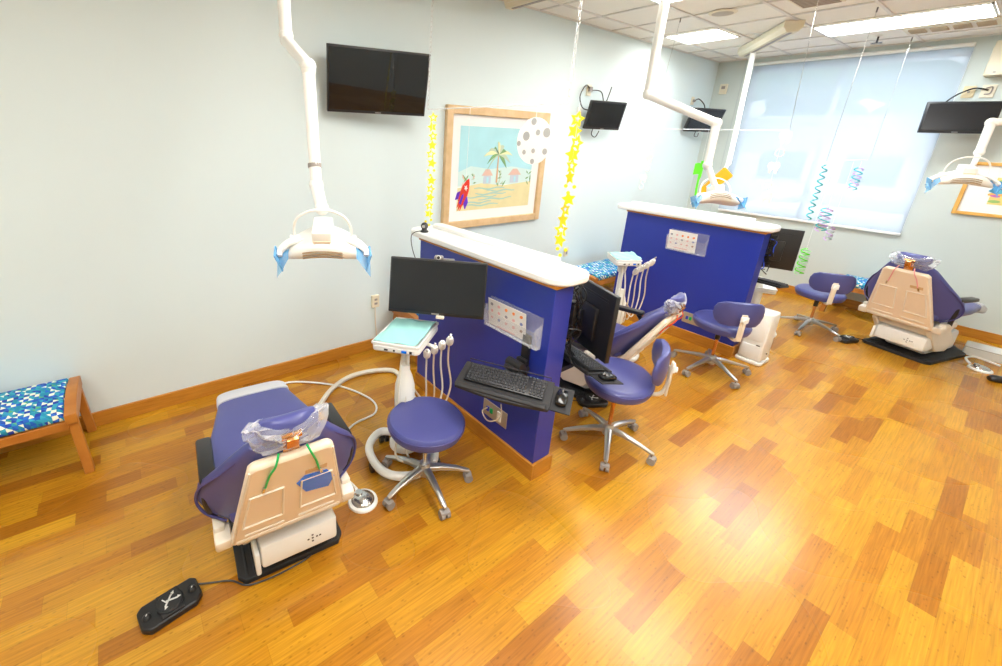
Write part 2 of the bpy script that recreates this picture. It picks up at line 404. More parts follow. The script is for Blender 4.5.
# ------------------------------------------------------------------ window, shade, outdoors
def window(nm, ya, yb):
    e = thing(nm, '', '', (XF, (ya+yb)/2, (WZ0+WZ1)/2)); e['kind'] = 'structure'
    del e['category']; del e['label']
    h, w = WZ1-WZ0, yb-ya
    t = M()
    for s in (-1, 1):
        t.box((.09, s*(w/2-.02), 0), (.06, .04, h)); t.box((.09, 0, s*(h/2-.02)), (.06, w, .04))
    t.box((.09, .03, 0), (.06, .05, h)); t.obj('window_frame', OFFW, e)
    t = M(); t.box((.10, 0, 0), (.006, w-.06, h-.06)); t.obj('glass', film_mat('window_glass', (.9, .95, .95), .04, .02, .1), e)
    t = M(); t.box((.03, 0, -h/2+.01), (.10, w, .02)); t.obj('window_sill', OFFW, e)
window('window_1', WY0, WY1); window('window_2', V0, V1)
def shade_mat():
    m = bpy.data.materials.new('woven_screen_fabric'); m.use_nodes = True; nt = m.node_tree; N = nt.nodes; L = nt.links; N.clear()
    o = N.new('ShaderNodeOutputMaterial'); mx = N.new('ShaderNodeMixShader'); mx2 = N.new('ShaderNodeMixShader')
    tr = N.new('ShaderNodeBsdfTransparent'); tl = N.new('ShaderNodeBsdfTranslucent'); df = N.new('ShaderNodeBsdfDiffuse')
    tl.inputs[0].default_value = (.72, .80, .90, 1); df.inputs[0].default_value = (.75, .80, .86, 1)
    mx.inputs[0].default_value = .35; L.new(tl.outputs[0], mx.inputs[1]); L.new(df.outputs[0], mx.inputs[2])
    mx2.inputs[0].default_value = .55; L.new(tr.outputs[0], mx2.inputs[1]); L.new(mx.outputs[0], mx2.inputs[2])
    L.new(mx2.outputs[0], o.inputs[0]); return m
SH = shade_mat()
for yc, wd, lb in (((WY0+WY1)/2, 2.04, 'pale translucent roller shade pulled down over the big window'), ((V0+V1)/2, 1.9, 'pale roller shade on the second window, right of the framed print')):
    e = thing('roller_shade', lb, 'window shade', (XF-.03, yc, 0))
    t = M(); t.box((0, 0, (3.10+1.05)/2), (.002, wd, 3.10-1.05)); t.obj('fabric', SH, e)
    t = M(); t.cyl((0, -wd/2, 3.125), (0, wd/2, 3.125), .022); t.obj('roller', OFFW, e)
    t = M(); t.box((-.002, 0, 1.045), (.012, wd, .03)); t.obj('hem_bar', WHITE, e, bev=.003)
# outdoors, seen faintly through the shade
t = M(); t.box((22, 1.5, -.25), (28, 40, .1)); o = t.obj('ground_outside', mat('sunlit_asphalt', (.55, .56, .58), .9)); o['kind'] = 'structure'
t = M()
for k in range(70):
    y = random.uniform(-14, 20); z = random.uniform(3.2, 9.5); t.sphere((34+random.uniform(-3, 3), y, z), (random.uniform(1, 2), random.uniform(1.2, 2.4), random.uniform(.9, 1.8)), 10)
o = t.obj('tree_canopy', mat('sunlit_foliage', (.30, .46, .22), .8, noise=.5, nscale=2), label='hazy green tree crowns outside, seen through the shade', cat='trees'); o['kind'] = 'stuff'
e = thing('building_outside', 'low white building outside, seen faintly through the shade', 'building', (26, 2.5, -.2))
t = M(); t.box((0, 0, 1.6), (4, 18, 3.2)); t.obj('wall', mat('white_render', (.85, .85, .86), .8), e)
t = M(); t.box((-.1, 0, 3.35), (4.8, 19, .3)); t.obj('roof', mat('grey_roof', (.45, .46, .5), .8), e)
for k in range(6):
    t = M(); t.box((-2.02, -7.2+2.9*k, 1.5), (.06, 1.6, 1.1)); t.obj('window', mat('outside_glass', (.25, .32, .38), .1), e)
def car(x, y, rz, col, label):
    e = thing('car', label, 'car', (x, y, -.2), rz)
    t = M(); t.sup([(-2.2, .55, .70, .22), (-2.1, .58, .82, .30), (-1.0, .62, .88, .36), (1.0, .64, .88, .38), (2.0, .62, .82, .32), (2.15, .6, .7, .24)], 4.)
    t.sup([(-1.2, .95, .7, .1), (-.6, 1.16, .68, .26), (.9, 1.18, .68, .28), (1.7, .98, .68, .12)], 3.5); t.obj('body', mat('car_paint_'+col[0], col[1], .3), e)
    for sx in (-1, 1):
        for sy in (-1.35, 1.35):
            t = M(); t.cyl((sx*.72, sy, .32), (sx*.92, sy, .32), .32, n=20); t.obj('wheel', BLACKM, e)
car(14, 2.2, .1, ('white', (.8, .8, .82)), 'pale car parked outside, faint behind the left half of the shade')
car(14.4, 7.0, .0, ('silver', (.5, .52, .55)), 'silver car parked outside, hidden low behind the shade')
# window on the wall the camera cannot see is left out

# ------------------------------------------------------------------ half-height divider walls
def divider(x0, ya, yb, label, ztop=1.27, group=None):
    """body from ya (free end) to yb, x0 = near face"""
    e = thing('divider_wall', label, 'divider wall', (x0, ya, 0), group=group)
    L_ = yb-ya; TH = .155
    t = M(); t.box((TH/2, L_/2, ztop/2), (TH, L_, ztop)); t.obj('body', BLUE, e, bev=.003)
    t = M(); t.box((-.006, L_/2, ztop-.008), (.01, L_+.01, .018)); t.box((TH/2, -.006, ztop-.008), (TH+.02, .01, .018)); t.obj('edge_strip', WOOD, e)
    t = M(); hb = .115
    t.box((-.009, L_/2-.009, hb/2), (.018, L_+.018, hb)); t.box((TH+.009, L_/2-.009, hb/2), (.018, L_+.018, hb))
    t.box((TH/2, -.009, hb/2), (TH, .018, hb)); t.box((TH/2, L_+.009, hb/2), (TH, .018, hb)); t.obj('baseboard', WOOD, e, bev=.003)
    t = M(); t.prism(rrect(.315, L_+.22, .12, 8, (TH/2+.045, L_/2+.055)), ztop, ztop+.048); t.obj('countertop', WHITE, e, bev=.012)
    t = M(); t.prism(rrect(.09, L_-.10, .02, 3, (TH/2+.125, L_/2+.12)), ztop+.048, ztop+.078); t.obj('ledge', WHITE, e, bev=.006)
    return e
divider(1.795, 1.325, 2.60, 'nearer blue half-height divider wall with white countertop and oak skirting')
divider(4.72, 1.32, 2.66, 'farther blue half-height divider wall, the one under the mid-room lamp')

def outlet_plate(X, y, z, label, wires=True):
    e = thing('outlet_plate', label, 'outlet', (X, y, z))
    t = M(); t.prism([(-.11, -.058), (.11, -.058), (.11, .058), (-.11, .058)], 0, .006, fr((0, 0, 0), (0, -1, 0), (0, 0, 1), (-1, 0, 0))); t.obj('plate', mat('steel_plate', (.55, .50, .44), .35, metal=.7), e, bev=.002)
    for k, (m, dx) in enumerate(((mat('blue_jack', (.02, .05, .5), .4), -.062), (mat('green_jack', (.0, .4, .1), .4), -.028), (OFFW, .045))):
        t = M(); t.box((-.009, -dx, .0), (.008, .022 if k < 2 else .034, .034 if k < 2 else .07)); t.obj('socket', m, e)
    if wires:
        t = M(); t.tube([(-.012, .06, .01), (-.05, .07, -.01), (-.07, 0, -.03), (-.06, -.06, .0), (-.04, -.09, .05), (-.03, -.07, .12)], .004); t.obj('cable', TUBED, e)
outlet_plate(1.793, 1.67, .272, 'steel outlet plate low on the nearer blue divider, under the keyboard')
outlet_plate(4.718, 1.72, .255, 'outlet plate low on the farther blue divider behind the stool', False)

def brochure_holder(X, y, z, w, label, h=.19, tilt=0.):
    e = thing('brochure_holder', label, 'brochure holder', (X, y-.02, z+.01), rot=(0, 0, 0))
    F = fr((0, 0, 0), (0, -1, 0), (0, 0, 1), (-1, 0, 0))   # x right, y up, z out of the face
    t = M(F); t.box((0, 0, .004), (w, h, .003)); t.obj('back_panel', ACRYL, e)
    t = M(F); t.box((0, -.035, .052), (w, h*.62, .003), rot=(.28, 0, 0)); t.box((0, -h/2+.004, .026), (w, .003, .04))
    for s in (-1, 1): t.prism([(-h/2, .004), (h*.30, .004), (h*.18, .07), (-h/2, .042)], -.0015, .0015, fr((s*w/2, 0, 0), (0, 1, 0), (0, 0, 1), (1, 0, 0)))
    t.obj('front_pocket', ACRYL, e)
    p = thing('leaflet', 'printed leaflet with small coloured tooth pictures in the clear holder on the %s blue divider' % ('nearer' if X < 3 else 'farther'), 'leaflet', (X, y+.03, z))
    t = M(F); t.m(PAPER); t.box((0, .01, .02), (w*.74, h*.92, .003), rot=(.12, 0, 0))
    cols = [mat('ink_orange', (.85, .25, .05), .7), mat('ink_grey', (.30, .30, .34), .7), mat('ink_brown', (.35, .2, .15), .7), mat('ink_blue', (.2, .25, .5), .7), mat('ink_pink', (.8, .45, .45), .7)]
    rn = random.Random(3)
    for r_ in range(3):
        for c_ in range(5):
            t.m(cols[rn.randrange(5)] if not (r_ == 0 and c_ == 4) else cols[0])
            yy = .055-.045*r_
            t.prism([(rn.uniform(.7, 1)*.014*math.cos(a*PI/3), rn.uniform(.7, 1)*.012*math.sin(a*PI/3)) for a in range(6)], 0, .001, Matrix.Translation((-w*.29+c_*w*.145, yy+.01, .0225+yy*.12)))
    t.m(cols[4]); t.box((0, -.07, .0155), (w*.36, .008, .001), rot=(.12, 0, 0))
    t.obj('sheet', None, p)
brochure_holder(1.793, 1.605, .962, .42, 'clear acrylic brochure holder on the nearer blue divider')
brochure_holder(4.718, 1.97, 1.035, .38, 'clear acrylic brochure holder on the farther blue divider', .22)

# ------------------------------------------------------------------ dental chairs
def dental_chair(label, loc, rz, recline=20., cord=GREEN, sticker=True, dz=0., sc=1.):
    e = thing('dental_chair', label, 'dental chair', loc, rz); e.scale = (sc, sc, sc)
    # floor mat
    t = M(); t.prism([(-.20, -.01), (.24, -.01), (.27, .03), (.27, .62), (.12, .78), (-.08, .78), (-.23, .62), (-.23, .03)], 0, .03)
    for k in range(14): t.box((-.19+k*.0325, .13, .034), (.012, .24, .008))
    t.obj('base_plate', BLACKM, e, bev=.008)
    t = M(); t.box((.045, .06, .185), (.35, .26, .13), bev=.015); t.box((-.145, .0, .165), (.022, .16, .12), bev=.008); t.box((.03, .36, .14), (.30, .5, .20), bev=.03); t.obj('motor_cover', OFFW, e)
    t = M(); F = fr((.10, -.071, .185), (1, 0, 0), (0, 0, 1), (0, -1, 0))
    t.T = F
    for x, y in ((-.02, 0), (0, .018), (0, -.018), (.02, 0), (0, 0), (.035, 0)): t.box((x, y, .001), (.009, .006, .003))
    t.obj('indicator_marks', mat('dark_marks', (.08, .06, .06), .5), e)
    # lift arm
    t = M()
    for s in (-1, 1): t.prism([(.12, .1), (.30, .08), (.42, .16), (.20, .44+dz), (-.06, .46+dz), (-.08, .40+dz)], -.02, .02, fr((.02+s*.19, 0, 0), (0, 1, 0), (0, 0, 1), (1, 0, 0)))
    t.box((.02, .17, .40+dz), (.36, .4, .1), bev=.02)
    t.obj('lift_arm', BEIGE, e, bev=.008)
    # side brackets carrying the arms
    for s in (-1, 1):
        t = M(); t.box((s*.262, -.08, .46+dz), (.065, .09, .06), bev=.012, rot=(.2, 0, 0)); t.box((s*.27, .02, .49+dz), (.045, .2, .05), bev=.012); t.obj('side_bracket', BEIGE, e)
    # seat
    t = M(); Z = .555+dz
    t.sup([(-.12, Z, .19, .02), (-.10, Z, .225, .04), (.0, Z, .255, .05, .012), (.25, Z, .265, .052, .022), (.42, Z-.003, .255, .05, .018), (.55, Z-.005, .228, .048, .01), (.70, Z-.01, .20, .045), (.80, Z-.02, .188, .044), (.86, Z-.04, .182, .04), (.875, Z-.05, .17, .03)], 3.6, 36)
    t.obj('seat', VINYL, e)
    t = M(); t.sup([(.73, Z-.012, .199, .052), (.76, Z-.014, .199, .054), (.82, Z-.025, .196, .053), (.885, Z-.05, .190, .046), (.905, Z-.065, .178, .03)], 4., 36); t.obj('foot_cover', GREYP, e)
    # armrests
    for s in (-1, 1):
        t = M(); t.box((s*.282, .085, .73+dz), (.062, .30, .035), rot=(-.06, 0, 0), bev=.012); a = t.obj('armrest', BLACK, e)
        t = M(); t.tube([(s*.285, -.02, .72+dz), (s*.30, -.05, .66+dz), (s*.29, -.03, .56+dz), (s*.275, .02, .49+dz)], .017, 10); t.obj('armrest_support', BLACK, a)
    # backrest frame : x across, y up the back, z = front
    r = R(recline)
    F = fr((0, -.10, .50+dz), (1, 0, 0), (0, -math.sin(r), math.cos(r)), (0, math.cos(r), math.sin(r)))
    F0 = F.copy(); F = F @ Matrix.Diagonal((1, .86, 1, 1))
    t = M(F)
    t.sup([(-.005, .03, .17, .02, .0), (.01, .03, .24, .035, .03), (.06, .03, .31, .046, .08), (.13, .03, .335, .048, .10), (.22, .03, .32, .047, .10), (.32, .03, .278, .046, .07), (.41, .03, .235, .045, .045), (.50, .03, .19, .044, .025), (.56, .03, .16, .040, .01), (.59, .03, .14, .032, 0), (.605, .03, .10, .018, 0)], 2.8, 44)
    b = t.obj('backrest', VINYL, e)
    t = M(F); pts = []
    t.tube([(-.12, .595, .028), (-.175, .50, .035), (-.225, .41, .055), (-.278, .32, .08), (-.32, .22, .11), (-.335, .13, .11), (-.31, .06, .08), (-.24, .01, .04)], .006, 6)
    t.tube([(.12, .595, .028), (.175, .50, .035), (.225, .41, .055), (.278, .32, .08), (.32, .22, .11), (.335, .13, .11), (.31, .06, .08), (.24, .01, .04)], .006, 6)
    t.obj('piping', VINYLD, b)
    # rear shell: tapered panel with two framed recesses
    B = F @ fr((0, 0, -.018), (-1, 0, 0), (0, 1, 0), (0, 0, -1))       # x right seen from behind is +x of chair => keep mirrored outline symmetric
    t = M(B)
    t.prism([(-.232, -.065), (-.24, -.045), (-.155, .53), (-.135, .555), (.135, .555), (.155, .53), (.24, -.045), (.232, -.065), (.0, -.075)], -.012, .030)
    s_ = t.obj('back_shell', PEACH, e, bev=.014)
    for s in (-1, 1):
        t = M(B)
        t.tube([(s*.035, .09, .031), (s*.035, .34, .031), (s*.155, .34, .031), (s*.190, .09, .031)], .0055, 6, sub=1, closed=True)
        t.tube([(s*.185, .012, .030), (s*.03, .012, .030)], .006, 6, sub=1)
        t.obj('raised_rib', BEIGE, s_)
    t = M(B); t.box((.0, -.040, .022), (.44, .04, .026), bev=.01); t.obj('lower_lip', BEIGE, s_)
    t = M(B); t.box((-.09, .40, .0315), (.085, .03, .002)); t.obj('data_label', mat('tan_label', (.62, .40, .20), .5), s_)
    for q in (-1, 1): t = M(B); t.tube([(q*.232, -.03, .025), (q*.15, .53, .025)], .005, 6, sub=1); t.obj('edge_ridge', BEIGE, s_)
    if sticker:
        t = M(B); t.prism([(-.150, .20), (-.055, .225), (-.015, .33), (-.045, .375), (-.135, .36), (-.170, .28)], .031, .034); t.obj('blue_patch', BLUES, s_)
    # headrest
    F = F0; H = F @ fr((0, .565, .025), (1, 0, 0), (0, .94, .34), (0, -.34, .94)) @ Matrix.Diagonal((.92, .68, .9, 1))
    t = M(F); t.box((0, .50, -.012), (.06, .12, .014), bev=.003); t.box((0, .545, -.016), (.045, .05, .045), bev=.006)
    t.cyl((-.035, .565, -.012), (.035, .565, -.012), .014, n=14); t.obj('headrest_bracket', COPPER_AND_REFL, e)
    t = M(H); t.sup([(-.06, 0, .08, .012), (-.05, 0, .11, .028), (-.015, -.004, .125, .036, .03), (.03, -.004, .125, .034, .03), (.06, 0, .105, .026, .02), (.07, 0, .08, .012)], 2.6, 32); t.obj('headrest', VINYL, e)
    # crumpled bag over it
    rn = random.Random(hash(label) % 99 if False else len(label))
    t = M(H); bmb = bmesh.new(); bmesh.ops.create_uvsphere(bmb, u_segments=26, v_segments=14, radius=1.)
    for v in bmb.verts:
        x, y, z = v.co; 
        a = math.atan2(y, x); k = 1/max(abs(math.cos(a))**1.2, abs(math.sin(a))**1.2, .55)**.65
        n = rn.uniform(-.012, .012)
        v.co = Vector((x*.15*k*(1+.12*abs(x)**3)+n, y*(.07 if y > 0 else .10)*k+n-.02+.035*abs(x)**3, z*.05+n+.03*abs(x)**2))
    t._merge(bmb); o = t.obj('plastic_cover', BAG, e, ang=12)
    # cords with metal clips
    for s, ln in ((-1, .17), (1, .17)):
        t = M(B); a = t
        t.tube([(s*.05, .60, .02), (s*.065, .56, .045), (s*.085, .48, .036), (s*.10, .40, .036)], .0042, 8); c = t.obj('bib_cord', cord, e)
        t = M(B); t.box((s*.107, .385, .037), (.010, .034, .008), rot=(0, 0, s*.2)); t.obj('clip', CHROME, c)
    return e
dental_chair('nearest dental chair, seen from behind at lower left, blue patch on its back shell', (.385, 1.60, 0), R(-5), 20, GREEN, True, dz=-.055)
dental_chair('middle dental chair between the two blue dividers, back seen from the side', (3.02, 1.60, 0), R(7), 30, ORANGE, False, dz=-.05)
dental_chair('farthest dental chair at right, below the window, seen from behind', (6.35, .42, 0), R(-106), 20, PINKC, False, dz=-.095, sc=1.10)

# ------------------------------------------------------------------ stools
def stool(label, x, y, z, rz, base_rz, back=True, a=.25, b=.22, group=None, rb=.28):
    e = thing('operator_stool', label, 'stool', (x, y, 0), 0)
    bs = M()
    bs.lathe([(.0, .155), (.03, .155), (.038, .13), (.045, .09), (.032, .07), (0, .07)], n=20)
    t = bs; o = t.obj('hub', ALU, e)
    for k in range(5):
        an = base_rz+2*PI*k/5; c, s = math.cos(an), math.sin(an)
        F = fr((0, 0, 0), (-s, c, 0), (c, s, 0), (0, 0, 1))
        t = M(F); t.sup([(.02, .118, .026, .022), (.10, .116, .022, .017), (.2, .098, .017, .012), (rb-.01, .078, .015, .010), (rb+.012, .074, .010, .007)], 3., 12); g = t.obj('leg', ALU, e)
        t = M(F); t.cyl((0, rb, .075), (0, rb, .05), .007, n=8)
        for q in (-1, 1): t.cyl((q*.006, rb+.006, .026), (q*.027, rb+.006, .026), .026, n=16)
        t.box((0, rb+.006, .042), (.052, .044, .02), bev=.008); t.obj('castor', CASTOR, g)
    t = M(); t.cyl((0, 0, .15), (0, 0, z-.12), .013); t.obj('gas_column', COPPER_AND_REFL if back else CHROME, e)  # chrome column; on backed stools its copper reflections are put into the colour
    t = M(); t.cyl((0, 0, z-.2), (0, 0, z-.07), .021); t.obj('column_sleeve', BLACK if back else CHROME, e)
    t = M(); t.cyl((0, 0, z-.09), (0, 0, z-.075), .06, .09); t.tube([(.03, 0, z-.09), (.12, -.1, z-.10), (.15, -.14, z-.10)], .006)
    t.obj('mechanism', BLACK, e)
    F = Matrix.Rotation(rz, 4, 'Z')
    t = M(F); t.lathe([(0, z-.085), (.80, z-.085), (.95, z-.075), (1., z-.05), (1., z-.035), (.985, z-.018), (.93, z-.005), (.80, z+.001), (.4, z-.004), (0, z-.006)], n=44, sc=(a, b, 1)); c = t.obj('seat', VINYL, e)
    t = M(F); t.tube([(a*.997*math.cos(q*PI/20), b*.997*math.sin(q*PI/20), z-.028) for q in range(40)], .0035, 6, sub=1, closed=True); t.obj('seam', VINYLD, c)
    if back:
        # backrest sits at -x of the seat frame
        G = F @ fr((-a-.015, 0, z+.15), (0, 1, 0), (0, 0, 1), (1, 0, 0))
        t = M(G); t.sup([(-.105, 0, .09, .012, .0), (-.10, 0, .14, .022, .02), (-.07, 0, .178, .030, .045), (-.02, 0, .195, .033, .055), (.03, 0, .195, .033, .055), (.075, 0, .178, .030, .045), (.10, 0, .14, .022, .02), (.106, 0, .09, .012)], 2.4, 32); b_ = t.obj('backrest', VINYL, e)
        t = M(F); t.tube([(-.02, 0, z-.085), (-a*.7, 0, z-.09), (-a-.03, 0, z-.075), (-a-.065, 0, z-.0), (-a-.062, 0, z+.14)], .014, 8)
        t.box((-a-.068, 0, z+.05), (.014, .045, .24), bev=.005); s_ = t.obj('back_bracket', BEIGE, e)
        t = M(F); t.cyl((-a-.06, 0, z+.12), (-a-.10, 0, z+.12), .018, n=14); t.box((-a-.078, 0, z+.13), (.016, .06, .05), bev=.004); t.obj('adjuster', OFFW, s_)
    return e
stool('round backless stool with a violet-blue vinyl seat beside the nearest delivery cart', 1.22, 1.66, .478, 0, R(-100), False, .222, .222, rb=.265)
stool('stool with backrest just past the free end of the nearer divider', 2.5, 1.26, .55, R(118), R(-77), a=.215, b=.265, rb=.29)
stool('stool with backrest in front of the farther divider, beside the white tower', 4.25, 1.32, .52, R(44), R(-120), rb=.31)
stool('farthest stool with backrest, in front of the long patterned bench', 6.28, 1.10, .50, R(28), R(-110), rb=.30)

# ------------------------------------------------------------------ benches
def bench(label, loc, rz, L_=1.6, d=.46, zs=.415, both=True):
    e = thing('upholstered_bench', label, 'bench', loc, rz)     # x along, y depth, origin at centre
    t = M(); t.sup([(-L_/2+.055, zs-.02, d/2-.015, .03), (-L_/2+.065, zs-.01, d/2-.01, .042), (L_/2-.065, zs-.01, d/2-.01, .042), (L_/2-.055, zs-.02, d/2-.015, .03)], 5., 36, X=fr((0, 0, 0), (0, 1, 0), (1, 0, 0), (0, 0, 1)))
    t.obj('cushion', FABRIC, e)
    t = M()
    for s in (-1, 1): t.box((0, s*(d/2-.02), zs-.075), (L_-.1, .022, .055))
    t.obj('rail', BENCHW, e, bev=.003)
    for s in (-1, 1):
        X = fr((s*(L_/2-.03), 0, 0), (0, 1, 0), (0, 0, 1), (s, 0, 0))
        t = M(X); w = d/2+.01
        arc = [(-w+(2*w)*k/10, zs+.005+.03*math.sin(PI*k/10)) for k in range(11)]
        t.prism([(-w, zs-.06)]+arc+[(w, zs-.06)], -.028, .03); h_ = t.obj('end_rail', BENCHW, e, bev=.004)
        for q in (-1, 1):
            t = M(); t.prism([(-.024, -.024), (.024, -.024), (.024, .024), (-.024, .024)], 0, 1, Matrix(((1, 0, -s*.02, s*(L_/2-.01)), (0, 1, -q*.03, q*(d/2-.005)), (0, 0, zs-.04, 0), (0, 0, 0, 1)))); t.obj('leg', BENCHW, e, bev=.004)
    return e
bench('patterned bench at the left edge of the photo against the long wall', (-1.21, 3.085, 0), 0)
bench('patterned bench against the long wall, half hidden behind the nearer divider', (2.85, 3.08, 0), 0, 1.75)
bench('patterned bench against the long wall between the two divider walls, behind the middle chair', (5.20, 2.99, 0), 0, 1.5, zs=.44)
bench('patterned bench under the big window behind the farthest stool', (7.45, .80, 0), R(90), .80, .44, .43)

# ------------------------------------------------------------------ screens
def screen_rect(name, label, cat, pos, yaw, tilt, w, h, d=.035, screen=SCREEN, bez=.012, group=None):
    """faces -y when yaw = 0"""
    e = thing(name, label, cat, pos, rot=(tilt, 0, yaw))
    t = M(); t.box((0, d/2, 0), (w, d, h), bev=.004); t.box((0, d+.012, 0), (w*.6, .03, h*.6), bev=.01); t.obj('case', BLACK, e)
    t = M(); t.box((0, -.0008, .004), (w-2*bez, .003, h-2*bez-.012)); t.obj('screen', screen, e)
    t = M(); t.box((0, -.002, -h/2+.009), (.045, .003, .006)); t.obj('maker_plate', mat('silver_badge', (.45, .45, .46), .4, metal=.5), e)
    return e
def wall_arm(e, p_wall, p_tv):   # in world space converted to local
    bpy.context.view_layer.update()
    inv = (Matrix.Translation(e.location) @ e.rotation_euler.to_matrix().to_4x4()).inverted()
    t = M(inv); a, b = Vector(p_wall), Vector(p_tv)
    t.cyl(a, b, .018, n=10); t.sphere(b, .03, 10)
    n = Vector((0, 1, 0)) if abs(a.y-YW) < .1 else Vector((1, 0, 0))
    t.T = inv; d = (.10, .02, .2) if n.y else (.02, .10, .2); t.box(a, d)
    t.obj('wall_bracket', BLACK, e)
e = screen_rect('television', 'large television high on the long wall, left of the framed beach picture', 'television', (1.725, 3.10, 2.364), R(-14), R(13), .776, .45, .04)
wall_arm(e, (1.78, 3.34, 2.37), (1.74, 3.14, 2.37))
e = screen_rect('television', 'small television on the long wall between the two star garlands and the mid lamp pole', 'television', (4.73, 3.14, 2.285), R(-16), R(14), .50, .31, .035, SCREENM, .018)
wall_arm(e, (4.75, 3.34, 2.36), (4.74, 3.18, 2.30))
e = screen_rect('television', 'small television on the long wall in the far corner behind the lamp arm', 'television', (7.18, 3.12, 2.345), R(-24), R(20), .55, .335, .035, SCREENM, .018)
wall_arm(e, (7.22, 3.34, 2.42), (7.19, 3.16, 2.36))
e = screen_rect('television', 'small television on the far wall right of the window', 'television', (7.42, .695, 2.375), R(-68), R(-6), .55, .32, .035, SCREENM, .018)
wall_arm(e, (7.74, .62, 2.45), (7.46, .68, 2.39))

e = screen_rect('computer_monitor', 'wide black computer monitor facing the room on the near side of the nearer divider', 'monitor', (1.435, 1.895, 1.148), R(-44.6), R(-10.5), .575, .334, .03, SCREENM, .008)
t = M(); t.tube([(.02, .04, -.02), (.08, .11, -.06), (.18, .17, -.10), (.29, .185, -.12)], .018, 10); t.box((.02, .045, -.02), (.1, .02, .1)); t.obj('support_arm', BLACK, e)
t = M(); t.box((.03, .0, -.175), (.05, .03, .02), bev=.006); t.obj('cable_clip', BEIGE, e)
wc = thing('webcam', 'small webcam clipped on top of the near computer monitor', 'webcam', (1.435, 1.895, 1.148), rot=(R(-10.5), 0, R(-44.6)))
t = M(); t.box((.0, .005, .181), (.055, .03, .026), bev=.011); t.box((.03, .02, .172), (.12, .02, .008)); t.obj('housing', mat('silver_webcam', (.30, .30, .31), .35, metal=.4), wc)
t = M(); t.cyl((0, -.012, .181), (0, -.018, .181), .0095, n=16); t.obj('lens', BLACK, wc)
t = M(); t.cyl((0, -.0105, .181), (0, -.014, .181), .013, n=16); t.obj('lens_ring', OFFW, wc)
# ball webcam on the counter
wc = thing('webcam', 'dark ball-shaped webcam on the left end of the nearer divider countertop', 'webcam', (1.80, 2.56, 1.318))
t = M(); t.lathe([(0, 0), (.03, 0), (.032, .008), (.022, .016), (.018, .026), (0, .026)]); t.obj('stand', BLACK, wc)
t = M(); t.sphere((0, 0, .045), .028, 18); t.obj('ball', mat('smoked_plastic', (.05, .05, .055), .2), wc)
t = M(); t.cyl((-.02, -.018, .047), (-.026, -.023, .047), .012, n=14); t.obj('lens', CHROME, wc)
t = M(); t.tube([(-.02, 0, .01), (-.09, -.01, .01), (-.13, -.02, -.02), (-.12, -.03, -.12), (-.06, -.02, -.25)], .003); t.obj('cable', BLACK, wc)

def mon_back(label, right, left, z0, z1, tilt=0.):
    a, b = Vector(right), Vector(left); c = (a+b)/2; d = (b-a); w = d.length; yaw = math.atan2(d.y, d.x)
    e = thing('computer_monitor', label, 'monitor', (c.x, c.y, (z0+z1)/2), yaw)   # local x along the screen from right to left end; screen faces +X side = -y local
    h = z1-z0
    t = M(); t.box((0, 0, 0), (w, .03, h), bev=.004); t.box((0, .025, -.02), (w*.55, .03, h*.5), bev=.01); t.obj('case', BLACK, e)
    t = M(); t.box((0, -.0155, .004), (w-.03, .003, h-.04)); t.obj('screen', SCREENM, e)
    t = M(); t.box((0, .0155, h/2-.045), (w*.8, .004, .006)); t.box((0, .0155, h/2-.06), (w*.8, .004, .004)); t.obj('vent_line', BLACKM, e)
    t = M(); t.box((.02, .045, -.02), (.11, .02, .11)); t.tube([(.02, .05, -.02), (.06, .09, -.03), (.12, .12, -.06)], .017, 10); t.obj('support_arm', BLACK, e)
    return e
mon_back('black monitor seen from behind on the far side of the nearer divider', (2.15, 1.17), (2.36, 1.68), .775, 1.19)
mon_back('black monitor on the far side of the farther divider, its right half visible', (5.12, 1.14), (4.95, 1.62), .89, 1.28)

# tangles of cable behind the monitors
def tangle(label, c, n, spread, seed, extra=None):
    rn = random.Random(seed); e = thing('cable_tangle', label, 'cables', c)
    for k in range(n):
        p = [Vector((rn.uniform(-1, 1)*spread[0], rn.uniform(-1, 1)*spread[1], spread[2]*(1-2*q/6.)+rn.uniform(-.04, .04))) for q in range(7)]
        t = M(); t.tube(p, .0045, 6); t.obj('cable', BLACK if not (extra and k == 0) else extra, e)
    t = M(); t.box((0, 0, .06), (spread[0]*1.2, .05, .14), bev=.01); t.box((0, .02, -.06), (spread[0]*.9, .04, .09), bev=.01); t.obj('power_brick', BLACK, e)
tangle('black tangled cables and adapters behind the monitor past the nearer divider', (2.07, 1.39, .98), 9, (.05, .06, .24), 4)
tangle('black tangled cables with one blue lead behind the monitor past the farther divider', (4.97, 1.36, 1.04), 8, (.04, .07, .17), 9, mat('blue_lead', (.02, .08, .7), .4))

# ------------------------------------------------------------------ keyboard trays
def keyboard(label, M0, w=.43, d=.135):
    e = thing('keyboard', label, 'keyboard'); e.matrix_world = M0; loc, rot, _ = M0.decompose(); e.location = loc; e.rotation_euler = rot.to_euler()
    t = M(); t.box((0, 0, .008), (w, d, .014), bev=.005); t.obj('case', BLACK, e)
    t = M(); rn = random.Random(1)
    for r_ in range(6):
        x = -w/2+.012
        while x < w/2-.014:
            kw = .0155
            if r_ == 5 and -.10 < x < -.0: kw = .095 if x < -.085 else .0155
            if not (.118 < x-.0 < .128):
                t.box((x+kw/2, d/2-.016-r_*.0205, .0185), (kw-.002, .0165, .006), taper=(.82, .82))
            x += kw+.0035
    t.obj('keys', mat('keycap_grey', (.045, .045, .05), .45), e)
    t = M()
    for k in range(3): t.box((.125+.018*k, d/2-.004, .0165), (.006, .003, .001))
    t.obj('status_light', mat('pale_blue_led', (.3, .6, .9), .3), e)
    return e
